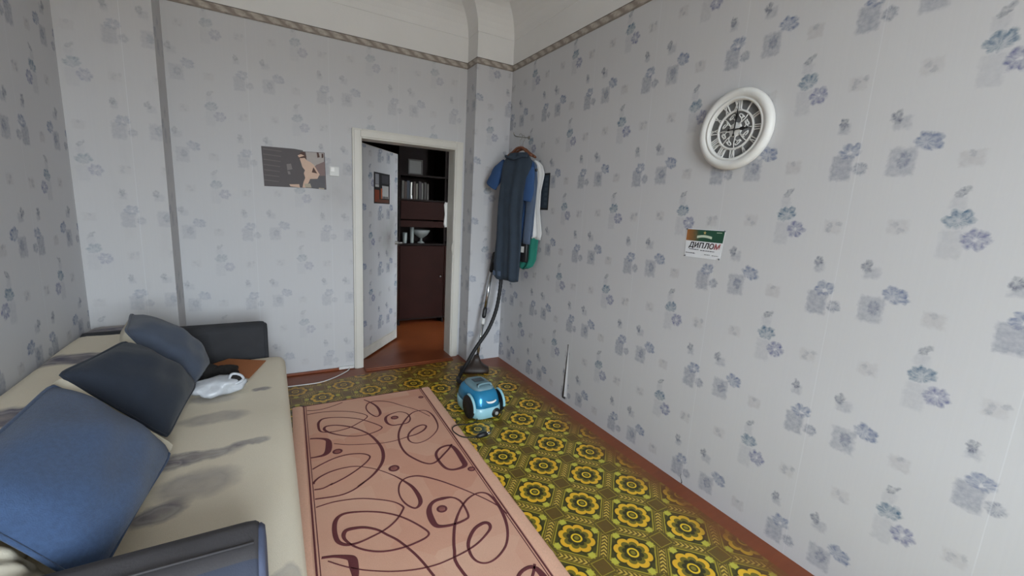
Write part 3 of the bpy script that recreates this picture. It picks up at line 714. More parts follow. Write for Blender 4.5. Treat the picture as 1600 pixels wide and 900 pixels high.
def ribbon(pts, w, closed):
    if isinstance(w, int): w = [w]*len(pts)
    P = [Vector((x, y, wi)) for (x, y), wi in zip(pts, w)]
    S = smoothpath(P, 4, bool(closed))
    b = MB(); rows = []; n = len(S)
    for i, p in enumerate(S):
        if closed: t = S[(i+1) % n]-S[i-1]
        else: t = S[min(i+1, n-1)]-S[max(i-1, 0)]
        t = Vector((t.x, t.y, 0)); 
        if t.length < 1e-6: t = Vector((1, 0, 0))
        t.normalize(); q = Vector((-t.y, t.x, 0)); hw = max(p.z, 4)*0.00072
        rows.append([(p.x+q.x*s*hw, p.y+q.y*s*hw, RZ+0.0062+(0.0012 if abs(s) < 1 else 0)) for s in (-1, -0.7, 0.7, 1)])
    if closed: rows.append(rows[0])
    b.grid(rows, False, False)
    return b.build('woven_curl', m_rug_line, rug, normals=False)
RUG_CURVES = [
  ([5,5,5,5,5,7,7,7,7,7,8,11,13,15,15,15,13,10,7,7,7,7,7,7,7,7,7,7,7,7,7,9,13,15,14,11,9,8,8,8,8,8,8,8], 0, [(-1.882,-1.865),(-1.796,-1.86),(-1.685,-1.885),(-1.599,-1.932),(-1.53,-1.985),(-1.497,-2.038),(-1.506,-2.066),(-1.547,-2.116),(-1.602,-2.154),(-1.665,-2.174),(-1.737,-2.187),(-1.783,-2.178),(-1.811,-2.151),(-1.821,-2.115),(-1.821,-2.06),(-1.811,-2.008),(-1.789,-1.977),(-1.752,-1.97),(-1.681,-1.993),(-1.605,-2.034),(-1.54,-2.089),(-1.494,-2.148),(-1.453,-2.22),(-1.437,-2.267),(-1.46,-2.289),(-1.508,-2.298),(-1.56,-2.301),(-1.621,-2.293),(-1.672,-2.274),(-1.719,-2.241),(-1.759,-2.197),(-1.785,-2.148),(-1.789,-2.114),(-1.775,-2.088),(-1.741,-2.088),(-1.694,-2.104),(-1.644,-2.145),(-1.612,-2.194),(-1.58,-2.242),(-1.552,-2.302),(-1.528,-2.364),(-1.511,-2.424),(-1.5,-2.475),(-1.493,-2.505)]),
  ([5,5,5,5,5,5,6,6,6,6,6,6,9,11,12,10,6,6,6,6,6,6,6,6,6,7,9,12,12,10,8,9,9,9,11,13,14,14,12,9,7,7,7,7,7], 0, [(-1.849,-0.826),(-1.775,-0.822),(-1.674,-0.843),(-1.582,-0.886),(-1.516,-0.939),(-1.473,-1.001),(-1.494,-1.046),(-1.541,-1.082),(-1.602,-1.123),(-1.658,-1.138),(-1.71,-1.14),(-1.76,-1.127),(-1.79,-1.097),(-1.794,-1.026),(-1.785,-0.967),(-1.754,-0.93),(-1.693,-0.937),(-1.611,-0.973),(-1.532,-1.03),(-1.466,-1.111),(-1.418,-1.19),(-1.422,-1.224),(-1.463,-1.249),(-1.527,-1.263),(-1.6,-1.252),(-1.668,-1.213),(-1.727,-1.155),(-1.758,-1.107),(-1.763,-1.071),(-1.744,-1.048),(-1.692,-1.056),(-1.636,-1.091),(-1.583,-1.144),(-1.534,-1.218),(-1.502,-1.29),(-1.479,-1.396),(-1.474,-1.489),(-1.491,-1.581),(-1.528,-1.656),(-1.589,-1.727),(-1.67,-1.785),(-1.63,-1.759),(-1.695,-1.803),(-1.768,-1.819),(-1.88,-1.798)]),
  (7, 0, [(-1.871,-1.525),(-1.818,-1.492),(-1.743,-1.459),(-1.668,-1.452),(-1.602,-1.472),(-1.566,-1.502),(-1.558,-1.534),(-1.587,-1.577),(-1.635,-1.62),(-1.693,-1.661),(-1.747,-1.69),(-1.798,-1.711),(-1.785,-1.702),(-1.835,-1.724),(-1.877,-1.718)]),
  ([9,9,8,7,6,5,4,3,4,6,9,13,16,15,10,8,7,6,6,7,7,8,8,7,6,5,5,5,4], 0, [(-1.877,-1.669),(-1.872,-1.649),(-1.842,-1.616),(-1.784,-1.589),(-1.72,-1.581),(-1.656,-1.591),(-1.608,-1.62),(-1.546,-1.674),(-1.494,-1.741),(-1.463,-1.789),(-1.434,-1.847),(-1.409,-1.914),(-1.401,-1.998),(-1.409,-2.049),(-1.432,-2.075),(-1.452,-2.072),(-1.477,-2.03),(-1.489,-1.97),(-1.484,-1.909),(-1.462,-1.852),(-1.427,-1.822),(-1.381,-1.819),(-1.333,-1.842),(-1.264,-1.913),(-1.202,-1.996),(-1.145,-2.082),(-1.092,-2.171),(-1.057,-2.248),(-1.045,-2.312)]),
  ([6,9,12,14,9,8,7,6,7,7,7,6,5,4,4], 0, [(-1.445,-0.733),(-1.405,-0.806),(-1.379,-0.893),(-1.378,-0.988),(-1.397,-1.034),(-1.422,-1.035),(-1.45,-0.967),(-1.458,-0.891),(-1.44,-0.824),(-1.402,-0.791),(-1.349,-0.796),(-1.271,-0.851),(-1.204,-0.946),(-1.125,-1.054),(-1.068,-1.187)]),
  (5, 0, [(-1.845,-0.762),(-1.771,-0.779),(-1.689,-0.762),(-1.599,-0.718)]),
  ([8,8,8,8,9,11,13,18,22,20,15,15,15], 1, [(-1.249,-2.079),(-1.223,-2.116),(-1.217,-2.166),(-1.225,-2.24),(-1.248,-2.259),(-1.309,-2.265),(-1.362,-2.255),(-1.391,-2.235),(-1.397,-2.188),(-1.39,-2.13),(-1.369,-2.088),(-1.336,-2.067),(-1.293,-2.067)]),
  ([5,6,7,8,8,9,12,14,10,6], 1, [(-1.246,-1.034),(-1.206,-1.082),(-1.206,-1.161),(-1.238,-1.213),(-1.294,-1.217),(-1.342,-1.209),(-1.368,-1.166),(-1.366,-1.101),(-1.342,-1.057),(-1.29,-1.035)]),
  ([9,9,9,9,9,9,9,10,10,10,10,8,8,7,8,11,13,11,9,8,7,6,7,9,11,12,13,14,13,11,8,7,6,5,5,5,4,4,4,3,3], 0, [(-1.086,-2.635),(-1.118,-2.674),(-1.178,-2.728),(-1.232,-2.773),(-1.273,-2.784),(-1.309,-2.758),(-1.348,-2.693),(-1.386,-2.494),(-1.369,-2.416),(-1.344,-2.345),(-1.304,-2.262),(-1.247,-2.185),(-1.183,-2.128),(-1.117,-2.105),(-1.074,-2.123),(-1.056,-2.174),(-1.056,-2.255),(-1.074,-2.348),(-1.105,-2.427),(-1.151,-2.491),(-1.213,-2.531),(-1.264,-2.54),(-1.3,-2.518),(-1.313,-2.473),(-1.303,-2.417),(-1.275,-2.372),(-1.23,-2.332),(-1.181,-2.318),(-1.159,-2.331),(-1.163,-2.359),(-1.192,-2.385),(-1.254,-2.42),(-1.318,-2.44),(-1.398,-2.451),(-1.471,-2.453),(-1.55,-2.439),(-1.636,-2.408),(-1.705,-2.371),(-1.762,-2.334),(-1.818,-2.287),(-1.868,-2.236)]),
  ([9,9,9,9,9,9,9,9,9,9,9,9,7,6,6,9,8,6,5,5,5,6,8,9,10,10,9,9,8,6,3,3,2,2,2], 0, [(-1.062,-1.598),(-1.094,-1.637),(-1.154,-1.691),(-1.208,-1.736),(-1.249,-1.747),(-1.285,-1.721),(-1.324,-1.656),(-1.353,-1.58),(-1.36,-1.48),(-1.342,-1.361),(-1.301,-1.259),(-1.236,-1.158),(-1.171,-1.086),(-1.112,-1.07),(-1.065,-1.094),(-1.045,-1.171),(-1.05,-1.276),(-1.07,-1.36),(-1.116,-1.427),(-1.183,-1.48),(-1.245,-1.498),(-1.285,-1.475),(-1.295,-1.423),(-1.271,-1.359),(-1.218,-1.304),(-1.161,-1.284),(-1.137,-1.309),(-1.166,-1.353),(-1.227,-1.387),(-1.295,-1.398),(-1.369,-1.411),(-1.452,-1.408),(-1.549,-1.38),(-1.651,-1.342),(-1.729,-1.293)]),
  ([14,20,24,22,15,12,12,12,12,12], 1, [(-1.081,-1.605),(-1.062,-1.659),(-1.066,-1.794),(-1.075,-1.844),(-1.112,-1.859),(-1.162,-1.852),(-1.191,-1.811),(-1.199,-1.72),(-1.186,-1.655),(-1.14,-1.609)]),
  ([14,20,24,22,15,12,12,12,12,12], 1, [(-1.105,-2.642),(-1.086,-2.696),(-1.09,-2.831),(-1.099,-2.881),(-1.136,-2.896),(-1.186,-2.889),(-1.215,-2.848),(-1.223,-2.757),(-1.21,-2.692),(-1.164,-2.646)]),
  ([10,11,18,26,26,18,11,8], 0, [(-1.856,-1.174),(-1.809,-1.19),(-1.762,-1.227),(-1.758,-1.287),(-1.773,-1.369),(-1.799,-1.4),(-1.835,-1.404),(-1.869,-1.401)]),
  ([10,11,18,26,26,18,11,8,8,8], 0, [(-1.89,-2.206),(-1.841,-2.221),(-1.793,-2.249),(-1.776,-2.271),(-1.776,-2.312),(-1.779,-2.364),(-1.797,-2.406),(-1.823,-2.437),(-1.859,-2.441),(-1.893,-2.438)]),
]
RUG_DOTS = [(-1.721, -1.392, 0.028), (-1.457, -1.702, 0.03), (-1.054, -1.893, 0.022), (-1.303, -1.105, 0.026), (-1.326, -2.139, 0.026), (-1.745, -2.429, 0.028), (-1.481, -2.739, 0.03), (-1.078, -2.93, 0.022), (-1.031, -0.854, 0.02)]
RUG_PERIOD = (-0.024, -1.037)

for w, c, pts in RUG_CURVES:
    ribbon(pts, w, c)
for x, y, r in RUG_DOTS:
    b = MB(); n = 20; rows = [[(x+r*k*cos(2*pi*i/n), y+r*k*sin(2*pi*i/n), RZ+0.0062+h) for i in range(n)] for k, h in ((1.05, 0), (0.95, 0.0012), (0.66, 0.0012), (0.58, 0))]
    b.grid(rows, True, False); b.build('woven_ring', m_rug_line, rug, normals=False)
    b = MB(); b.lathe([(0.55*r, RZ+0.0062), (0.5*r, RZ+0.0070), (0.0, RZ+0.0070)], (x, y, 0), seg=16); b.build('woven_dot', flat('rug_rose_pile', (150, 92, 84), 0.95), rug)

# ------------------------------------------------------------------ sofa
sofa = thing('sofa', (-2.5, -1.68, 0), 'long beige throw-covered sofa with charcoal armrests along the left wall', 'sofa')
def soft_box(b, x0, x1, y0, y1, z0, z1, r, nx=14, ny=30, nz=5, wob=0.004, p=None):
    """box with rounded edges as one smooth closed surface"""
    cx, cy, cz = (x0+x1)/2, (y0+y1)/2, (z0+z1)/2; hx, hy, hz = (x1-x0)/2, (y1-y0)/2, (z1-z0)/2
    def put(a, bb, c):
        v = Vector((a*hx, bb*hy, c*hz))
        inner = Vector((max(-hx+r, min(hx-r, v.x)), max(-hy+r, min(hy-r, v.y)), max(-hz+r, min(hz-r, v.z))))
        d = v-inner
        if d.length > 1e-9: v = inner+d.normalized()*r
        w = wob*(sin(v.x*9+v.y*5)+sin(v.y*7.3+1.7)*0.7)
        return (cx+v.x, cy+v.y, cz+v.z+(w if c > 0 else 0))
    def rng(n, h):   # finer near the ends so the rounding resolves
        k = r/h
        e_ = [-1, -1+k*0.3, -1+k*0.65, -1+k]; m_ = [-1+k+(2-2*k)*i/(n-1) for i in range(1, n-1)]
        return e_+m_+[-x for x in reversed(e_)]
    X, Y, Z = rng(nx, hx), rng(ny, hy), rng(nz, hz)
    for c in (-1, 1): b.grid([[put(a, bb, c) for a in X] for bb in Y])
    for a in (-1, 1): b.grid([[put(a, bb, c) for bb in Y] for c in Z])
    for bb in (-1, 1): b.grid([[put(a, bb, c) for a in X] for c in Z])
def weld(o):
    bm = bmesh.new(); bm.from_mesh(o.data); bmesh.ops.remove_doubles(bm, verts=bm.verts, dist=0.0004); bmesh.ops.recalc_face_normals(bm, faces=bm.faces); bm.to_mesh(o.data); bm.free()
SZ = 0.42
b = MB(); soft_box(b, -2.72, -1.968, -2.84, -0.665, 0.16, SZ, 0.055); weld(b.build('seat', m_sofa, sofa))
b = MB(); soft_box(b, -3.064, -2.70, -2.84, -0.335, 0.16, 0.645, 0.075, nx=8); weld(b.build('backrest', m_sofa, sofa))
b = MB(); b.box(-3.03, -2.02, -2.80, -0.48, 0.055, 0.17); b.build('base', m_arm, sofa, bevel=0.01)
for x, y in ((-2.95, -2.7), (-2.1, -2.7), (-2.95, -0.6), (-2.1, -0.6)):
    b = MB(); b.lathe([(0, 0), (0.022, 0), (0.03, 0.06), (0, 0.06)], (x, y, 0.0022), seg=12); b.build('leg', m_darkwood, sofa)
def armrest(y_in, y_out, ztop, m, mcap, lab):
    """padded arm: rounded profile in (y, z) run along x, cap at the front"""
    sgn = 1 if y_out > y_in else -1; w = abs(y_out-y_in)
    prof = []; r = w*0.42
    for k in range(7): a = pi*k/12; prof.append((y_in+sgn*r*(1-cos(a)), ztop-r*(1-sin(a))*0.75))
    for k in range(7): a = pi/2+pi*k/12; prof.append((y_out-sgn*r*(1+cos(a)), ztop-0.012-r*(1-sin(a))*0.9))
    prof = [(y_in, 0.10)]+[(y_in, 0.3)]+prof+[(y_out, 0.3), (y_out, 0.10)]
    x0, x1 = -3.02, -2.085
    rows = []
    for x, k in ((x0, 0.985), (x0+0.02, 1), (x0+0.3, 1.0), (x0+0.6, 1.0), (x1-0.03, 1.0), (x1-0.008, 0.99), (x1, 0.965)):
        cy, cz = (y_in+y_out)/2, 0.36
        rows.append([(x, cy+(y-cy)*k, cz+(z-cz)*k) for y, z in prof])
    b = MB(); b.grid(rows, True, True); arm = b.build('armrest', [m, m_arm_side], sofa)
    for p in arm.data.polygons:      # the outer side has a darker tone of the cap's cloth
        if mcap is not m and abs(p.center.y+sofa.location.y-y_out) < 0.02 and p.center.z < 0.605: p.material_index = 1
    cy, cz = (y_in+y_out)/2, 0.36
    b = MB(); rows = [[(x, cy+(y-cy)*k, cz+(z-cz)*k) for y, z in prof] for x, k in ((x1-0.004, 0.955), (x1+0.006, 0.955), (x1+0.014, 0.92), (x1+0.016, 0.80))]
    b.grid(rows, True, True); tag(b.build('end_panel', mcap, arm), lab)
    return arm
tag(armrest(-0.66, -0.485, 0.655, m_arm, m_arm, 'charcoal end panel'), 'far charcoal armrest')
na = armrest(-2.665, -2.84, 0.632, m_arm_near, m_arm_cap, 'blue-grey end panel')
tag(na, 'near armrest, grey-brown on top')
b = MB(); b.tube([(-2.99, -2.785, 0.625), (-2.6, -2.787, 0.626), (-2.3, -2.788, 0.626), (-2.094, -2.786, 0.620)], 0.003, 6); b.build('piping', m_arm_near, na)

# ------------------------------------------------------------------ cushions leaning on the backrest
def cushion(c00, c10, c11, c01, thick, m, label, group, cream=0.012, shift=0.0):
    """four corners: bottom-near, bottom-far, top-far, top-near; front bulges towards the room"""
    P = [Vector(p) for p in (c00, c10, c11, c01)]
    n_ = (P[1]-P[0]).cross(P[3]-P[0]).normalized()
    if n_.x < 0: n_ = -n_
    ctr = (P[0]+P[1]+P[2]+P[3])/4
    t = thing('cushion', tuple((P[0]+P[1])/2), label, 'cushion', group)
    N = 18
    def surf(u, v, side, grow):
        # sides pulled in between the pointed corners
        p = P[0]*(1-u)*(1-v)+P[1]*u*(1-v)+P[2]*u*v+P[3]*(1-u)*v
        a, c = 2*u-1, 2*v-1
        pin = 0.035*((1-a*a)*c*c*c*c*c*c+(1-c*c)*a**6)+0.045*(a*c)**8
        p = ctr+(p-ctr)*(1-pin+grow)
        h = max(0.0, (1-a*a)*(1-c*c))**0.52*thick/2*1.25
        wr = (0.007*sin(a*6+c*4+thick*30)+0.005*sin(c*9-a*4)+0.004*sin(a*17+c*3)*c*c)*h/thick*1.6
        return p+n_*side*(h+wr*(side > 0))
    b = MB(); b.grid([[surf(i/N, j/N, 1, 0.0) for i in range(N+1)] for j in range(N+1)])
    ob = b.build('front_cover', m, t)
    b = MB(); b.grid([[surf(i/N, j/N, -1, cream)-n_*0.001+Vector((0, shift, 0)) for i in range(N+1)] for j in range(N+1)])
    b.build('back_cover', m_cream, t)
    # welt round the seam
    ring = [surf(i/N, 0, 0, cream/2) for i in range(N)]+[surf(1, i/N, 0, cream/2) for i in range(N)]+[surf(1-i/N, 1, 0, cream/2) for i in range(N)]+[surf(0, 1-i/N, 0, cream/2) for i in range(N)]
    b = MB(); b.tube(ring+[ring[0]], 0.006, 6); b.build('seam_edge', m, t)
    return t
G = 'square cushions leaning on the sofa back'
cushion((-2.46, -2.62, 0.49), (-2.405, -1.93, 0.47), (-2.735, -1.87, 0.80), (-2.70, -2.62, 0.83), 0.20, m_blue, 'big mid-blue cushion leaning nearest the near armrest', G, 0.012, 0.075)
cushion((-2.445, -1.77, 0.462), (-2.40, -1.27, 0.50), (-2.62, -1.47, 0.83), (-2.745, -1.80, 0.81), 0.17, m_navy, 'dark navy cushion between the mid-blue and slate cushions', G, 0.0, 0.006)
cushion((-2.43, -1.31, 0.475), (-2.38, -0.92, 0.475), (-2.72, -0.90, 0.83), (-2.66, -1.29, 0.83), 0.22, m_slate, 'slate grey cushion farthest along the sofa, beside the plastic bag', G, 0.004)
cushion((-2.555, -2.65, 0.455), (-2.545, -2.54, 0.455), (-2.675, -2.54, 0.66), (-2.685, -2.65, 0.66), 0.07, m_cream, 'small pale cushion wedged behind the near armrest', None, 0.004)

# ------------------------------------------------------------------ things on the seat
b = MB(); b.extrude([(-2.30, -0.672), (-2.083, -0.79), (-2.170, -1.085), (-2.415, -0.78)], (0, 0, SZ+0.009), (1,0,0), (0,1,0), (0,0,1), 0.003)
tag(b.build('card_folder', m_kraft), 'flat brown kraft card lying on the seat by the far armrest', 'folder')
def crumple(name, c, rx, ry, rz, m, label, cat, seed, amp=0.25, parent=None, rot=0.0, ridges=0):
    rnd = random.Random(seed); ph = [rnd.uniform(0, 6.28) for _ in range(10)]
    b = MB(); rows = []; nu, nv = 36, 18
    for j in range(nv+1):
        phi = -pi/2+pi*j/nv; row = []
        for i in range(nu):
            th = 2*pi*i/nu
            k = 1+amp*(0.5*sin(3*th+ph[0]+2*phi)+0.35*sin(5*th+ph[1]-3*phi)+0.3*sin(2*th+4*phi+ph[2])+0.18*sin(9*th+ph[3]+5*phi)+0.12*sin(13*th-7*phi+ph[4]))*cos(phi)
            cz = abs(sin(phi))**0.8*(1 if phi > 0 else -1)
            x, y, z = rx*k*cos(phi)**0.8*cos(th), ry*k*cos(phi)**0.8*sin(th), rz*cz*(0.75+0.35*k)
            row.append((c[0]+x*cos(rot)-y*sin(rot), c[1]+x*sin(rot)+y*cos(rot), max(c[2]+z, SZ+0.0085)))
        rows.append(row)
    b.grid(rows, True, False)
    o = b.build(name, m, parent)
    if label: tag(o, label, cat)
    return o
crumple('knitted_glove', (-2.385, -1.01, SZ+0.045), 0.07, 0.05, 0.05, m_blackcloth, 'crumpled black knitwear half hidden by the slate cushion', 'glove', 3, 0.22)
crumple('knitted_hat', (-2.285, -1.03, SZ+0.042), 0.066, 0.042, 0.044, m_blackcloth, 'crumpled black knit hat lying on the brown card', 'hat', 5, 0.30)
bag = thing('plastic_bag', (-2.29, -1.21, SZ+0.008), 'crumpled white plastic bag with a dark opening in front of the slate cushion', 'bag')
crumple('bag_film', (-2.31, -1.235, SZ+0.045), 0.120, 0.085, 0.042, m_bag, None, None, 11, 0.30, bag, rot=0.2)
# the handle loop with the dark mouth of the bag
mc = Vector((-2.225, -1.255, SZ+0.080)); mx_ = Vector((0.95, 0.05, -0.25)).normalized(); mn = Vector((0.10, -0.80, 0.60)).normalized(); mx_ = (mx_-mn*mx_.dot(mn)).normalized(); my_ = mn.cross(mx_).normalized()
loop = [(0.036, 0.000), (0.022, 0.022), (-0.006, 0.030), (-0.026, 0.022), (-0.030, -0.010), (-0.020, -0.032), (0.008, -0.024)]
b = MB(); b.tube(smoothpath([mc+mx_*x+my_*y for x, y in loop], 4, True)+[mc+mx_*loop[0][0]+my_*loop[0][1]], 0.008, 6); b.build('bag_handle', m_bag, bag)
b = MB(); b.extrude([(x*0.92, y*0.92) for x, y in loop], mc-mn*0.004, mx_, my_, mn, 0.006); tag(b.build('bag_mouth', m_blackcloth, bag), 'dark contents showing through the opening')

# ------------------------------------------------------------------ white cable along the skirting
b = MB(); b.tube(smoothpath([(-1.99, -0.252, 0.006), (-1.84, -0.262, 0.007), (-1.71, -0.258, 0.007), (-1.60, -0.200, 0.007), (-1.50, -0.11, 0.006), (-1.452, -0.060, 0.012), (-1.442, -0.016, 0.022)], 6), 0.0042, 8)
tag(b.build('white_cable', m_white_pl), 'thin white cable trailing over the floor from wall to sofa', 'cable')
b = MB(); b.box(-1.53, -1.402, -0.026, -0.0006, 0.006, 0.030); tag(b.build('cable_duct', m_white_pl, bevel=0.003), 'short white cable duct at the foot of the left door casing', 'cable duct')
# narrow wood strip against the wall where the paper stops
b = MB(); b.box(BOXX, -1.402, -0.022, -0.0005, 0.0, 0.022); struct(b, 'baseboard_back', m_floor, bevel=0.005)

# ------------------------------------------------------------------ vacuum cleaner
VX, VY = -0.70, -1.22
vac = thing('vacuum_cleaner', (VX, VY, 0.0025), 'blue canister vacuum cleaner with black hose and upright chrome wand', 'vacuum cleaner')
vyaw = 0.06
vr, vf = Vector((cos(vyaw), sin(vyaw), 0)), Vector((-sin(vyaw), cos(vyaw), 0))
def vp(x, y, z): return Vector((VX, VY, 0.0025))+vr*x+vf*y+Vector((0, 0, z))
def vloft(secs, name, m, cap=True, seg=36, ex=3.6, parent=None):
    rows = []
    for z, hw, y0, y1 in secs:
        row = []
        for k in range(seg):
            a = 2*pi*k/seg; ca, sa = cos(a), sin(a)
            x = hw*abs(ca)**(2/ex)*(1 if ca >= 0 else -1); y = (y0+y1)/2+(y1-y0)/2*abs(sa)**(2/ex)*(1 if sa >= 0 else -1)
            row.append(vp(x, y, z+0.02*(y-(y0+y1)/2)))
        rows.append(row)
    b = MB(); b.grid(rows, True, cap); return b.build(name, m, parent or vac)
vloft([(0.012, 0.115, -0.165, 0.17), (0.02, 0.122, -0.175, 0.18), (0.06, 0.126, -0.178, 0.185), (0.092, 0.124, -0.174, 0.185), (0.096, 0.118, -0.168, 0.18)], 'lower_shell', m_shell)
vloft([(0.094, 0.120, -0.170, 0.182), (0.12, 0.119, -0.166, 0.180), (0.155, 0.112, -0.155, 0.17), (0.185, 0.101, -0.140, 0.155), (0.203, 0.086, -0.120, 0.135), (0.208, 0.078, -0.108, 0.125)], 'upper_shell', m_vacblue)
top = vloft([(0.196, 0.084, -0.112, 0.125), (0.210, 0.086, -0.112, 0.125), (0.222, 0.078, -0.100, 0.115), (0.230, 0.062, -0.075, 0.095), (0.232, 0.04, -0.05, 0.07)], 'top_panel', m_vactop)
b = MB(); b.obox(vp(0, -0.052, 0.230), vr, vf, (0,0,1), 0.046, 0.010, 0.004); b.build('handle_slot', m_black, top, bevel=0.003)
b = MB(); b.obox(vp(0.002, 0.025, 0.2335), vr, vf, (0,0,1), 0.042, 0.030, 0.003); b.build('dial_panel', flat('vac_dark_panel', (60, 72, 78), 0.4), top, bevel=0.003)
b = MB(); b.tube(smoothpath([vp(-0.055, -0.085, 0.224), vp(-0.045, -0.080, 0.240), vp(0, -0.082, 0.246), vp(0.045, -0.080, 0.240), vp(0.055, -0.085, 0.224)], 5), 0.008, 8); b.build('carry_handle', m_vactop, top)
# white crescent painting the highlight on the back face
b = MB(); cres = [(0.040*cos(pi+pi*k/10), 0.018*sin(pi+pi*k/10)) for k in range(11)]+[(0.036*cos(2*pi-pi*k/10), 0.002+0.008*sin(2*pi-pi*k/10)) for k in range(11)]
b.extrude(cres, vp(0.008, -0.170, 0.148), vr, Vector((0, 0, 1))+vf*0.35, -vf, 0.007); b.build('crescent_highlight', m_brightw, vac)
b = MB(); b.lathe([(0.0, 0.010), (0.018, 0.010), (0.020, 0.006), (0.020, 0.002), (0.034, 0.002), (0.036, -0.006)], vp(0.052, -0.176, 0.045), vr, (0,0,1), -vf, 24); kn = b.build('knob_surround', m_black, vac)
b = MB(); b.lathe([(0.0, 0.016), (0.012, 0.015), (0.016, 0.010)], vp(0.052, -0.176, 0.045), vr, (0,0,1), -vf, 20, cap=True); b.build('knob', flat('vac_grey', (150, 152, 150), 0.4), kn)
for s in (-1, 1):
    b = MB(); c = vp(s*0.118, -0.080, 0.088); ax = vr*s
    b.lathe([(0.0, 0.018), (0.05, 0.018), (0.060, 0.013), (0.078, 0.016), (0.0855, 0.012), (0.0855, 0.002), (0.07, 0.0), (0.0, 0.0)], c, vf, (0,0,1), ax, 32); w = b.build('wheel', m_rubber, vac)
    b = MB(); pts_o = [(0.098*cos(a), 0.098*sin(a)) for a in [radians(78+ i*9) for i in range(13)]]
    pts_i = [(0.088*cos(a), 0.088*sin(a)) for a in [radians(78+i*9) for i in range(12, -1, -1)]]
    b.extrude(pts_o+pts_i, c-ax*0.004, vf, (0,0,1), ax, 0.018); b.build('fender', m_shell, vac, bevel=0.003)
b = MB(); b.lathe([(0, 0), (0.018, 0), (0.02, 0.01), (0.02, 0.028), (0, 0.03)], vp(0, 0.14, 0.0), vr, vf, (0,0,1), 14); b.build('castor', m_black, vac)
# hose: out of the front, round by the nozzle and up behind the clothes
hp = [vp(-0.03, 0.175, 0.135), vp(-0.05, 0.24, 0.15), (-0.70, -0.82, 0.09), (-0.63, -0.66, 0.03), (-0.56, -0.57, 0.05), (-0.475, -0.52, 0.13), (-0.39, -0.49, 0.235), (-0.265, -0.48, 0.40), (-0.19, -0.48, 0.60), (-0.16, -0.48, 0.85), (-0.17, -0.45, 0.98), (-0.18, -0.40, 1.04), (-0.175, -0.36, 1.02)]
b = MB(); sp = smoothpath(hp, 14); b.tube(sp, [0.0185 if i % 2 else 0.0160 for i in range(len(sp))], 10)
b.build('hose', m_rubber, vac)
# wand leaning on the pilaster, handle hidden behind the clothes
wb, wt = Vector((-0.375, -0.475, 0.085)), Vector((-0.165, -0.31, 1.02))
wd = (wt-wb).normalized()
def wpnt(t): return wb+(wt-wb)*t
b = MB(); b.tube([wpnt(-0.01), wpnt(0.46)], 0.0135, 14); b.build('lower_tube', m_chrome, vac)
b = MB(); b.tube([wpnt(0.44), wpnt(0.455), wpnt(0.52), wpnt(0.535)], [0.018, 0.021, 0.021, 0.017], 14); cl = b.build('tube_clamp', m_black, vac)
b = MB(); b.tube([wpnt(0.37), wpnt(0.38), wpnt(0.42), wpnt(0.43)], [0.016, 0.019, 0.019, 0.015], 14); tag(b.build('clamp_button', m_white_pl, vac), 'white tube collar')
b = MB(); b.tube([wpnt(0.53), wpnt(0.93)], 0.0165, 14); b.build('upper_tube', m_chrome, vac)
b = MB(); b.tube(smoothpath([wpnt(0.90), wpnt(0.98), wpnt(1.05), wpnt(1.08)+Vector((-0.01, -0.03, 0.0))], 4), [0.021]*13, 12); b.build('grip', m_black, vac)
b = MB(); nc = Vector((-0.405, -0.50, 0.0025)); na_ = Vector((0.93, -0.36, 0)).normalized(); nb = Vector((0.36, 0.93, 0)).normalized()
secs = [(0.0, 0.135, 0.060), (0.018, 0.138, 0.064), (0.042, 0.130, 0.060), (0.060, 0.085, 0.052), (0.085, 0.050, 0.042), (0.115, 0.034, 0.032), (0.150, 0.022, 0.022)]
rows = []
for z, hx, hy in secs:
    sh = (wb-nc)*min(1.0, max(0.0, (z-0.03)/0.07)); sh.z = 0
    rows.append([nc+sh+na_*(hx*abs(cos(a))**0.6*(1 if cos(a) > 0 else -1))+nb*(hy*abs(sin(a))**0.6*(1 if sin(a) > 0 else -1))+Vector((0, 0, z)) for a in [2*pi*k/28 for k in range(28)]])
b.grid(rows, True, True); b.build('floor_nozzle', m_brown_nozzle, vac)
# mains lead and plug lying by the rug
b = MB(); cord = [vp(-0.10, -0.172, 0.03), vp(-0.14, -0.19, 0.012), (-0.935, -1.395, 0.016), (-0.985, -1.42, 0.018), (-0.998, -1.475, 0.018), (-0.975, -1.55, 0.018), (-0.925, -1.583, 0.016), (-0.872, -1.590, 0.012)]
b.tube(smoothpath(cord, 6), 0.0038, 6); lead = b.build('power_cord', m_rubber, vac)
b = MB(); b.tube([(-0.885, -1.590, 0.014), (-0.868, -1.591, 0.018), (-0.838, -1.592, 0.022), (-0.812, -1.593, 0.022)], [0.007, 0.015, 0.019, 0.018], 12); pg = b.build('plug', m_black, lead)
for dy in (-0.0095, 0.0095):
    b = MB(); b.tube([(-0.812, -1.593+dy, 0.024), (-0.786, -1.594+dy, 0.026), (-0.783, -1.594+dy, 0.026)], [0.004, 0.004, 0.002], 8); b.build('plug_pin', m_chrome, lead)

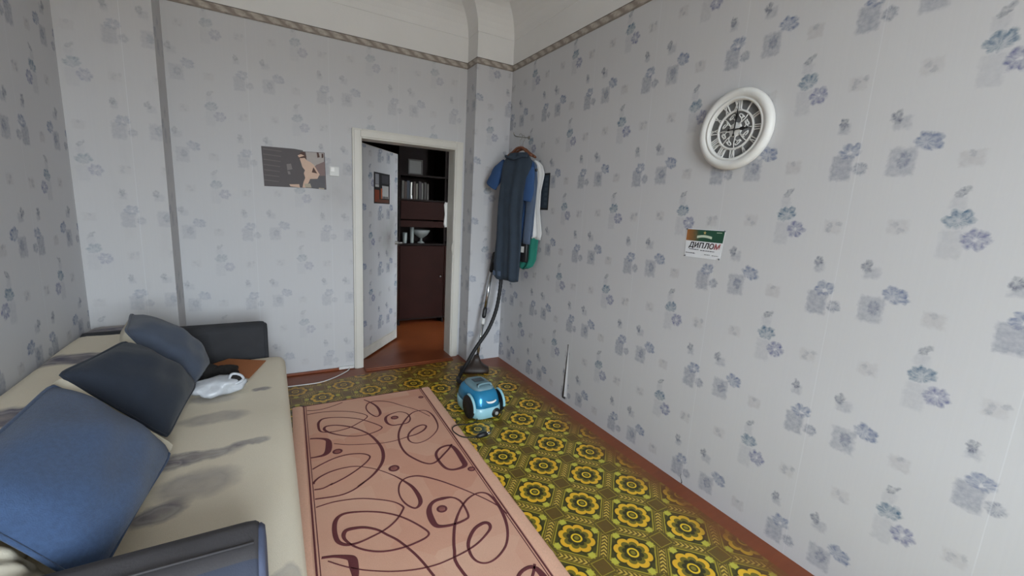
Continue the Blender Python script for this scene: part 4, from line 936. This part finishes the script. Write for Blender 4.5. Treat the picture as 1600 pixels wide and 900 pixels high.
# ------------------------------------------------------------------ clothes on hangers in the corner
GD = Vector((0.3, -0.95, 0)).normalized(); GN = Vector((-0.95, -0.3, 0)).normalized(); GC = Vector((-0.05, -0.60, 0))
def gp(x, s, z): return GC+GD*x+GN*s+Vector((0, 0, z))
nail = Vector((-0.0005, -0.575, 2.150))
t = thing('coat_hook', nail, 'metal wall hook holding the hanging clothes in the corner', 'hook')
b = MB(); b.lathe([(0.0, 0.004), (0.016, 0.003), (0.018, 0.0), (0.0, 0.0)], nail, (0,1,0), (0,0,1), (-1,0,0), 14); b.build('rosette', m_metal, t)
b = MB(); b.tube(smoothpath([nail+Vector(p) for p in ((-0.003,0,0), (-0.07,0,-0.004), (-0.15,-0.03,-0.010), (-0.175,-0.04,0.0), (-0.18,-0.042,0.018))], 4), 0.004, 8); b.build('prong', m_metal, t)
def hanger(s, zc, x0, x1, label, xc=0.09):
    t = thing('clothes_hanger', gp(xc, s, zc), label, 'hanger', 'hangers on the corner hook')
    b = MB(); pts = [gp(x0, s, zc-0.07), gp(lerp(x0, xc, 0.5), s, zc-0.03), gp(xc-0.03, s, zc), gp(xc+0.03, s, zc), gp(lerp(xc, x1, 0.5), s, zc-0.03), gp(x1, s, zc-0.07)]
    b.tube(smoothpath(pts, 4), [0.008]+[0.0115]*19+[0.008], 8); b.build('shoulder_bar', m_wood, t)
    b = MB(); b.tube(smoothpath([gp(xc, s, zc+0.005), gp(xc, s, zc+0.06), gp(xc+0.015, s, zc+0.075), gp(xc+0.018, s, zc+0.10), gp(xc, s, zc+0.115), gp(xc-0.018, s, zc+0.103)], 5), 0.0022, 6); b.build('hook', m_metal, t)
    return t
hanger(0.148, 2.030, -0.085, 0.215, 'front brown wooden hanger at the top of the dark dress', 0.075)
hanger(0.112, 2.022, -0.11, 0.225, 'second wooden hanger under the blue t-shirt', 0.075)
def garment(name, label, cat, s, left, right, z0, z1, m, thick, pleats, amp, parts=(), group=None, lean=0.0, extra=None, mat_name='body'):
    """closed double cloth: outline tables (z, x); vertical folds; thickness towards and away from the room"""
    t = thing(name, gp((interp(left, (z0+z1)/2)+interp(right, (z0+z1)/2))/2, s, z1), label, cat, group)
    nu, nv = 34, 28; F = []; B = []
    for j in range(nv+1):
        z = lerp(z0, z1, j/nv); xl, xr = interp(left, z), interp(right, z); rf, rb = [], []
        fall = 1-j/nv
        for i in range(nu+1):
            u = i/nu; e_ = sqrt(max(0, 1-(2*u-1)**2))**0.7
            w = amp*(sin(u*pleats*2*pi+0.7*sin(z*5)+s*40)+0.5*sin(u*pleats*3.7*pi+z*4))*(0.35+0.65*fall)
            sag = lean*fall
            hz = z+(0.010*sin(u*pleats*2*pi+1) if j == 0 else 0)
            rf.append(gp(lerp(xl, xr, u), s+sag+(thick/2)*e_+w*e_, hz)); rb.append(gp(lerp(xl, xr, u), s+sag-(thick/2)*e_+w*e_*0.8, hz))
        F.append(rf+rb[::-1])
    b = MB(); b.grid(F, True, True); b.build(mat_name, m, t)
    if extra: extra(t)
    return t
def sleeve(t, pts, rad, m, nm='sleeve'):
    b = MB(); rows = []
    sp = smoothpath([gp(*p) for p in pts], 5); n = len(sp)
    for i, p in enumerate(sp):
        k = i/(n-1)*(len(rad)-1); j = min(int(k), len(rad)-2); r = lerp(rad[j], rad[j+1], k-j)
        tt = (sp[min(i+1, n-1)]-sp[max(i-1, 0)]).normalized(); a = GN; c = tt.cross(a).normalized()
        rows.append([p+c*(r*cos(q)*(1+0.06*sin(3*q+i)))+a*(r*0.42*sin(q)) for q in [2*pi*z/18 for z in range(18)]])
    b.grid(rows, True, True); return b.build(nm, m, t)
# white shirt nearest the wall, seen past the others
def white_extra(t):
    b = MB(); b.tube([gp(0.235, 0.102, 1.852), gp(0.235, 0.106, 1.852)], 0.012, 12); b.build('button', flat('dark_button', (90, 88, 84)), t)
garment('white_shirt', 'white cotton shirt hanging nearest the right wall', 'shirt', 0.062, [(1.28, 0.150), (1.46, 0.165), (1.73, 0.170), (1.93, 0.165)],
        [(1.28, 0.285), (1.33, 0.300), (1.52, 0.262), (1.68, 0.262), (1.825, 0.290), (1.90, 0.258), (1.935, 0.20)], 1.285, 1.935, m_whitecl, 0.035, 1.6, 0.010, extra=white_extra, group=None)
garment('green_cloth', 'teal green cloth hanging below the white shirt', 'cloth', 0.062, [(1.01, 0.065), (1.27, 0.09), (1.45, 0.12)], [(1.01, 0.170), (1.04, 0.225), (1.10, 0.258), (1.29, 0.270), (1.45, 0.22)], 1.01, 1.45, m_green, 0.022, 1.3, 0.008)
def gb_extra(t):
    sleeve(t, [(0.20, 0.128, 1.80), (0.215, 0.13, 1.62), (0.20, 0.13, 1.42), (0.192, 0.13, 1.235)], [0.045, 0.048, 0.042, 0.042], m_greyblue)
garment('grey_blue_shirt', 'grey-blue shirt hanging between the t-shirt and the white shirt', 'shirt', 0.092, [(1.22, 0.09), (1.5, 0.08), (1.8, 0.02), (1.93, 0.02)], [(1.22, 0.225), (1.52, 0.234), (1.75, 0.245), (1.9, 0.225), (1.935, 0.17)], 1.30, 1.935, m_greyblue, 0.02, 1.8, 0.008, extra=gb_extra)
bb_ = thing('shoulder_bag', gp(0.15, 0.115, 1.24), 'small dark bag with a pale label showing below the grey-blue shirt', 'bag')
b = MB(); b.obox(gp(0.145, 0.118, 1.160), GD, GN, (0,0,1), 0.060, 0.018, 0.085); b.build('pouch', m_black, bb_, bevel=0.010)
b = MB(); b.obox(gp(0.150, 0.1375, 1.185), GD, GN, (0,0,1), 0.026, 0.001, 0.026); tag(b.build('label_patch', m_white_pl, bb_), 'pale square label')
b = MB(); b.tube(smoothpath([gp(0.10, 0.118, 1.24), gp(0.12, 0.118, 1.45), gp(0.14, 0.118, 1.6)], 4), 0.006, 6); b.build('strap', m_black, bb_)
def tee_extra(t):
    sleeve(t, [(-0.103, 0.120, 1.905), (-0.173, 0.125, 1.85), (-0.228, 0.130, 1.78), (-0.265, 0.133, 1.715)], [0.055, 0.072, 0.070, 0.066], m_tee)
    sleeve(t, [(0.192, 0.140, 1.87), (0.197, 0.145, 1.78), (0.195, 0.145, 1.68), (0.185, 0.145, 1.595)], [0.045, 0.056, 0.055, 0.052], m_tee)
garment('blue_t_shirt', 'blue t-shirt with short sleeves hanging behind the dark dress', 't-shirt', 0.112, [(1.25, -0.113), (1.6, -0.133), (1.8, -0.143), (1.9, -0.143), (1.96, -0.063), (1.99, -0.013)], [(1.25, 0.137), (1.6, 0.157), (1.8, 0.212), (1.9, 0.219), (1.955, 0.157), (1.99, 0.107)], 1.25, 1.985, m_tee, 0.03, 1.8, 0.008, extra=tee_extra)
def dress_extra(t):
    b = MB(); b.tube(smoothpath([gp(-0.052, 0.183, 1.965), gp(0.008, 0.198, 1.95), (gp(0.068, 0.204, 1.94)), gp(0.138, 0.198, 1.955), gp(0.198, 0.183, 1.955)], 5), 0.012, 8); b.build('collar', m_dress, t)
    b = MB()
    for k, (x0, x1, zz) in enumerate(((-0.10, -0.01, 0.93),)):
        b.obox(gp(-0.097, 0.180, 0.945), GD, GN, (0,0,1), 0.048, 0.004, 0.022)
    b.build('hem_band', m_greyblue, t, bevel=0.003)
garment('long_dress', 'long dark slate dress hanging in front of the other clothes', 'dress', 0.158, [(0.90, -0.152), (1.04, -0.164), (1.27, -0.144), (1.55, -0.140), (1.83, -0.114), (1.93, -0.097), (1.985, -0.022)],
        [(0.90, 0.148), (1.03, 0.156), (1.245, 0.161), (1.46, 0.152), (1.67, 0.162), (1.82, 0.210), (1.92, 0.233), (1.985, 0.168)], 0.90, 1.990, m_dress, 0.040, 1.9, 0.011, extra=dress_extra)

# ------------------------------------------------------------------ right wall: clock, diploma, small poster, torn paper
CC = Vector((-0.0008, -2.554, 1.958)); CA, CB, CZ = Vector((0, -1, 0)), Vector((0, 0, 1)), Vector((-1, 0, 0))
clock = thing('wall_clock', CC, 'round white openwork wall clock with Roman numerals on the right wall', 'clock')
def cp(r, a, h): return CC+CA*(r*sin(a))+CB*(r*cos(a))+CZ*h      # a clockwise from twelve
RO = 0.192
b = MB(); b.lathe([(0.136, 0.006), (0.136, 0.028), (0.140, 0.033), (0.146, 0.033), (0.149, 0.029), (0.153, 0.034), (0.166, 0.040), (0.178, 0.038), (0.187, 0.030), (RO, 0.022), (RO-0.001, 0.010), (RO-0.006, 0.0), (0.136, 0.0)], CC, CA, CB, CZ, 72); b.build('rim', m_clockwhite, clock)
b = MB(); b.lathe([(0.0, 0.009), (0.139, 0.009), (0.139, 0.003), (0.0, 0.003)], CC, CA, CB, CZ, 48); b.build('backing', m_clockgrey, clock)
b = MB(); b.lathe([(0.086, 0.009), (0.086, 0.016), (0.0885, 0.018), (0.0925, 0.018), (0.095, 0.016), (0.095, 0.009)], CC, CA, CB, CZ, 56); b.build('inner_ring', m_clockwhite, clock)
ROM = ['XII', 'I', 'II', 'III', 'IV', 'V', 'VI', 'VII', 'VIII', 'IX', 'X', 'XI']
for k, tx in enumerate(ROM):
    a = 2*pi*k/12; b = MB(); wd_ = {'I': 0.010, 'V': 0.019, 'X': 0.019}
    tot = sum(wd_[c] for c in tx); sc_ = min(1.0, 0.052/tot); x = -tot*sc_/2
    rad = Vector(CA)*sin(a)+CB*cos(a); tan = Vector(CA)*cos(a)-CB*sin(a)
    def stroke(x0, y0, x1, y1, w):
        p0 = CC+rad*y0+tan*x0+CZ*0.0125; p1 = CC+rad*y1+tan*x1+CZ*0.0125; d = (p1-p0)
        b.obox((p0+p1)/2, d.normalized(), d.normalized().cross(CZ), CZ, d.length/2, w, 0.0035)
    y0, y1 = 0.094, 0.137
    for c in tx:
        w = wd_[c]*sc_; xm = x+w/2; h = w*0.36
        if c == 'I': stroke(xm, y0, xm, y1, 0.0022)
        elif c == 'V': stroke(xm-h, y1, xm, y0, 0.0022); stroke(xm+h, y1, xm, y0, 0.0016)
        else: stroke(xm-h, y1, xm+h, y0, 0.0022); stroke(xm+h, y1, xm-h, y0, 0.0016)
        x += w
    stroke(-tot*sc_/2, y0+0.001, tot*sc_/2, y0+0.001, 0.0014); stroke(-tot*sc_/2, y1-0.001, tot*sc_/2, y1-0.001, 0.0014)
    b.build('numeral', m_clockwhite, clock)
# filigree scrolls
for k in range(8):
    a0 = 2*pi*k/8+0.39
    pts = []
    for i in range(15):
        q = i/14*2.2*pi; rr = 0.0155*(1-0.62*i/14)
        ctr_r, ctr_a = 0.064, a0
        pts.append(cp(ctr_r, ctr_a, 0.014)+(Vector(CA)*cos(q+a0)+CB*sin(q-a0))*rr)
    b = MB(); b.tube(pts, 0.0028, 6); b.tube([cp(0.028, a0+0.1, 0.014), cp(0.045, a0+0.32, 0.014), cp(0.066, a0+0.36, 0.014), cp(0.087, a0+0.33, 0.014)], 0.0026, 6)
    b.tube([cp(0.03, a0+0.39, 0.014), cp(0.052, a0+0.18, 0.014), cp(0.070, a0-0.24, 0.014)], 0.0022, 6)
    b.build('filigree_scroll', m_clockwhite, clock)
b = MB(); b.lathe([(0.0, 0.015), (0.030, 0.015), (0.036, 0.012), (0.036, 0.009)], CC, CA, CB, CZ, 8); b.build('centre_rosette', m_clockwhite, clock)
def hand(a, prof, h, nm):
    rad = Vector(CA)*sin(a)+CB*cos(a); tan = Vector(CA)*cos(a)-CB*sin(a)
    b = MB(); b.extrude([(x, y) for y, x in prof]+[(-x, y) for y, x in reversed(prof)], CC+CZ*h, tan, rad, CZ, 0.002); b.build(nm, m_black, clock)
hand(radians(3), [(-0.032, 0.001), (-0.029, 0.0055), (-0.022, 0.0045), (-0.018, 0.002), (0.0, 0.003), (0.045, 0.0025), (0.055, 0.0052), (0.066, 0.006), (0.078, 0.003), (0.102, 0.0008)], 0.021, 'minute_hand')
hand(radians(90), [(-0.034, 0.001), (-0.032, 0.006), (-0.025, 0.005), (-0.020, 0.002), (0.0, 0.003), (0.028, 0.0025), (0.036, 0.007), (0.046, 0.009), (0.055, 0.004), (0.062, 0.0022), (0.066, 0.005), (0.07, 0.002), (0.084, 0.0008)], 0.0235, 'hour_hand')
b = MB(); b.lathe([(0.0, 0.029), (0.005, 0.028), (0.006, 0.020)], CC, CA, CB, CZ, 12); b.build('pivot', m_black, clock)

# diploma, read along -y
DC = Vector((-0.0006, -2.455, 1.388))
dip = thing('diploma_sheet', DC, 'white printed diploma sheet with a green top band pinned to the right wall', 'diploma')
b = MB(); b.extrude([(-0.117, 0.076), (0.118, 0.078), (0.106, -0.076), (-0.111, -0.078)], DC, CA, CB, CZ, 0.0012); b.build('sheet', flat('diploma_paper', (226, 228, 232)), dip)
def grad_mat():
    M = Mat('green_orange_print', srgb(40, 84, 60), 0.6)
    v, (x, y, z) = M.coord('Object')
    n = M.noise(v, 60.0, 2.0)
    k = ((y*-1.0)-0.03+(n-0.5)*0.05)*4.0   # 0 at the left end to 1 in the middle
    f = ((y-0.030)*11.0+(n-0.5)*0.35).sat()
    M.color(M.mix(f, srgb(32, 78, 58), srgb(170, 104, 48))); return M.m
def dprint(outline, m, lay, nm):
    b = MB(); b.extrude(outline, DC+CZ*(0.0013+lay*0.0004), CA, CB, CZ, 0.0004); return b.build(nm, m, dip)
dprint([(-0.113, 0.073), (0.115, 0.075), (0.110, 0.012), (-0.113, 0.012)], grad_mat(), 0, 'top_band')
arch = [(-0.045+0.090*i/8, 0.028+0.006*sin(pi*i/8)) for i in range(9)]
dprint(arch+[(x, y+0.013) for x, y in reversed(arch)], flat('diploma_pale_green', (196, 208, 186)), 1, 'banner')
dprint([(0.010*(1 if k % 2 == 0 else 0.42)*sin(pi*k/5), 0.059+0.010*(1 if k % 2 == 0 else 0.42)*cos(pi*k/5)) for k in range(10)], flat('diploma_gold', (190, 170, 110)), 1, 'star')
dprint([(0.070, 0.062), (0.100, 0.063), (0.100, 0.066), (0.070, 0.065)], flat('diploma_pale_green', (196, 208, 186)), 1, 'fine_print')
for x0, x1, z, w in ((-0.085, -0.025, -0.034, 0.0022), (-0.015, 0.070, -0.036, 0.0022), (-0.105, -0.045, -0.055, 0.0022), (0.012, 0.045, -0.056, 0.0014), (0.058, 0.095, -0.057, 0.0014)):
    x = x0
    while x < x1:
        l_ = min(random.uniform(0.006, 0.014), x1-x); dprint([(x, z-w), (x+l_, z-w), (x+l_, z+w), (x, z+w)], flat('diploma_ink', (86, 84, 92)), 1, 'text_line'); x += l_+0.003
for x, z in ((-0.108, -0.073), (0.103, -0.071), (-0.113, 0.073), (0.114, 0.074)):
    b = MB(); b.lathe([(0.0, 0.006), (0.004, 0.005), (0.0045, 0.0012)], DC+CA*x+CB*z, CA, CB, CZ, 10); b.build('pin', flat('pin_steel', (96, 98, 104), 0.4), dip)
# the word
def word(txt, size, shear, m_list, at, parent, pl, depth=0.0005):
    x = at[0]
    for i, ch in enumerate(txt):
        cu = bpy.data.curves.new('glyph', 'FONT'); cu.body = ch; cu.size = size; cu.shear = shear; cu.extrude = depth/2; cu.offset = size*0.028; cu.resolution_u = 3
        ob = bpy.data.objects.new('glyph', cu); COL.objects.link(ob)
        bpy.context.view_layer.update()
        me = bpy.data.meshes.new_from_object(ob.evaluated_get(bpy.context.evaluated_depsgraph_get()))
        bpy.data.objects.remove(ob); bpy.data.curves.remove(cu)
        xs = [v.co.x for v in me.vertices] or [0]; w = max(xs)-min(xs); x0 = min(xs)
        M = Matrix.Translation(pl['o']-W0(parent)) @ Matrix((( *pl['a'], ), ( *pl['b'], ), ( *pl['n'], ))).transposed().to_4x4()
        me.transform(M @ Matrix.Translation((x-x0, at[1], depth/2)))
        me.materials.clear(); me.materials.append(m_list[min(i, len(m_list)-1)])
        o = bpy.data.objects.new('letter', me); COL.objects.link(o); o.parent = parent
        x += w+size*0.09-(size*shear*0.45 if shear else 0)
ink = flat('diploma_black_ink', (22, 20, 24)); inkb = flat('diploma_brown_ink', (74, 40, 44)); inkr = flat('diploma_red_ink', (150, 62, 62))
word('ДИПЛОМ', 0.039, 0.20, [ink, ink, ink, ink, inkb, inkr], (-0.092, -0.023), dip, dict(o=DC+CZ*0.0014, a=CA, b=CB, n=CZ))
# dark narrow poster behind the clothes
PC = Vector((-0.0006, -0.835, 1.681))
t = thing('small_wall_poster', PC, 'narrow dark poster on the right wall half hidden by the clothes', 'poster')
b = MB(); quad_sheet(b, PC, CA, CB, CZ, 0.225, 0.302, 0.002); b.build('sheet', flat('poster_black', (28, 26, 28)), t)
b = MB(); quad_sheet(b, PC+CZ*0.002+CA*(0.012), CA, CB, CZ, 0.175, 0.27, 0.0008); b.build('print', flat('poster_navy', (44, 56, 70)), t)
for k in range(6):
    b = MB(); quad_sheet(b, PC+CZ*0.0028+CA*0.07+CB*(0.10-0.04*k), CA, CB, CZ, 0.04, 0.022, 0.0006); b.build('print_patch', flat('poster_greyblue', (84, 96, 106) if k % 2 else (60, 72, 84)), t)
# wallpaper peeling off at a seam
b = MB(); rows = []
for j in range(13):
    k = j/12; z = 0.055+0.445*k; w = 0.030*(1-k)**0.7+0.003; lift = 0.009*(1-k)**0.8
    rows.append([(-0.0008-lift*((1-i/6)**1.8)-0.0006, -1.372-w*(i/6)-0.012*(1-k)*0, z) for i in range(7)])
b.grid(rows); fl = b.build('peeling_strip', simple('paper_back_white', (206, 206, 208), 0.8, var=0.03), wall_right)
b = MB(); rows = [[(-0.0006, -1.362+0.026*(1-j/12)+0.003*sin(j*1.7), 0.03+0.46*j/12), (-0.0012, -1.374-0.006*(1-j/12), 0.03+0.46*j/12)] for j in range(13)]
b.grid(rows); b.build('seam_gap_shadow', simple('dark_seam_gap', (70, 66, 62), 0.9, var=0.2), wall_right)  # open seam beside the flap, its shadow painted as a dark strip
b = MB(); rows = [[(-0.0008, -2.516-0.004*sin(j*1.3)+0.002*j, 0.002+0.052*j/5), (-0.0012, -2.523-0.004*sin(j*1.3)+0.003*j, 0.002+0.052*j/5)] for j in range(6)]
b.grid(rows); b.build('seam_crack', bpy.data.materials['dark_seam_gap'], wall_right)
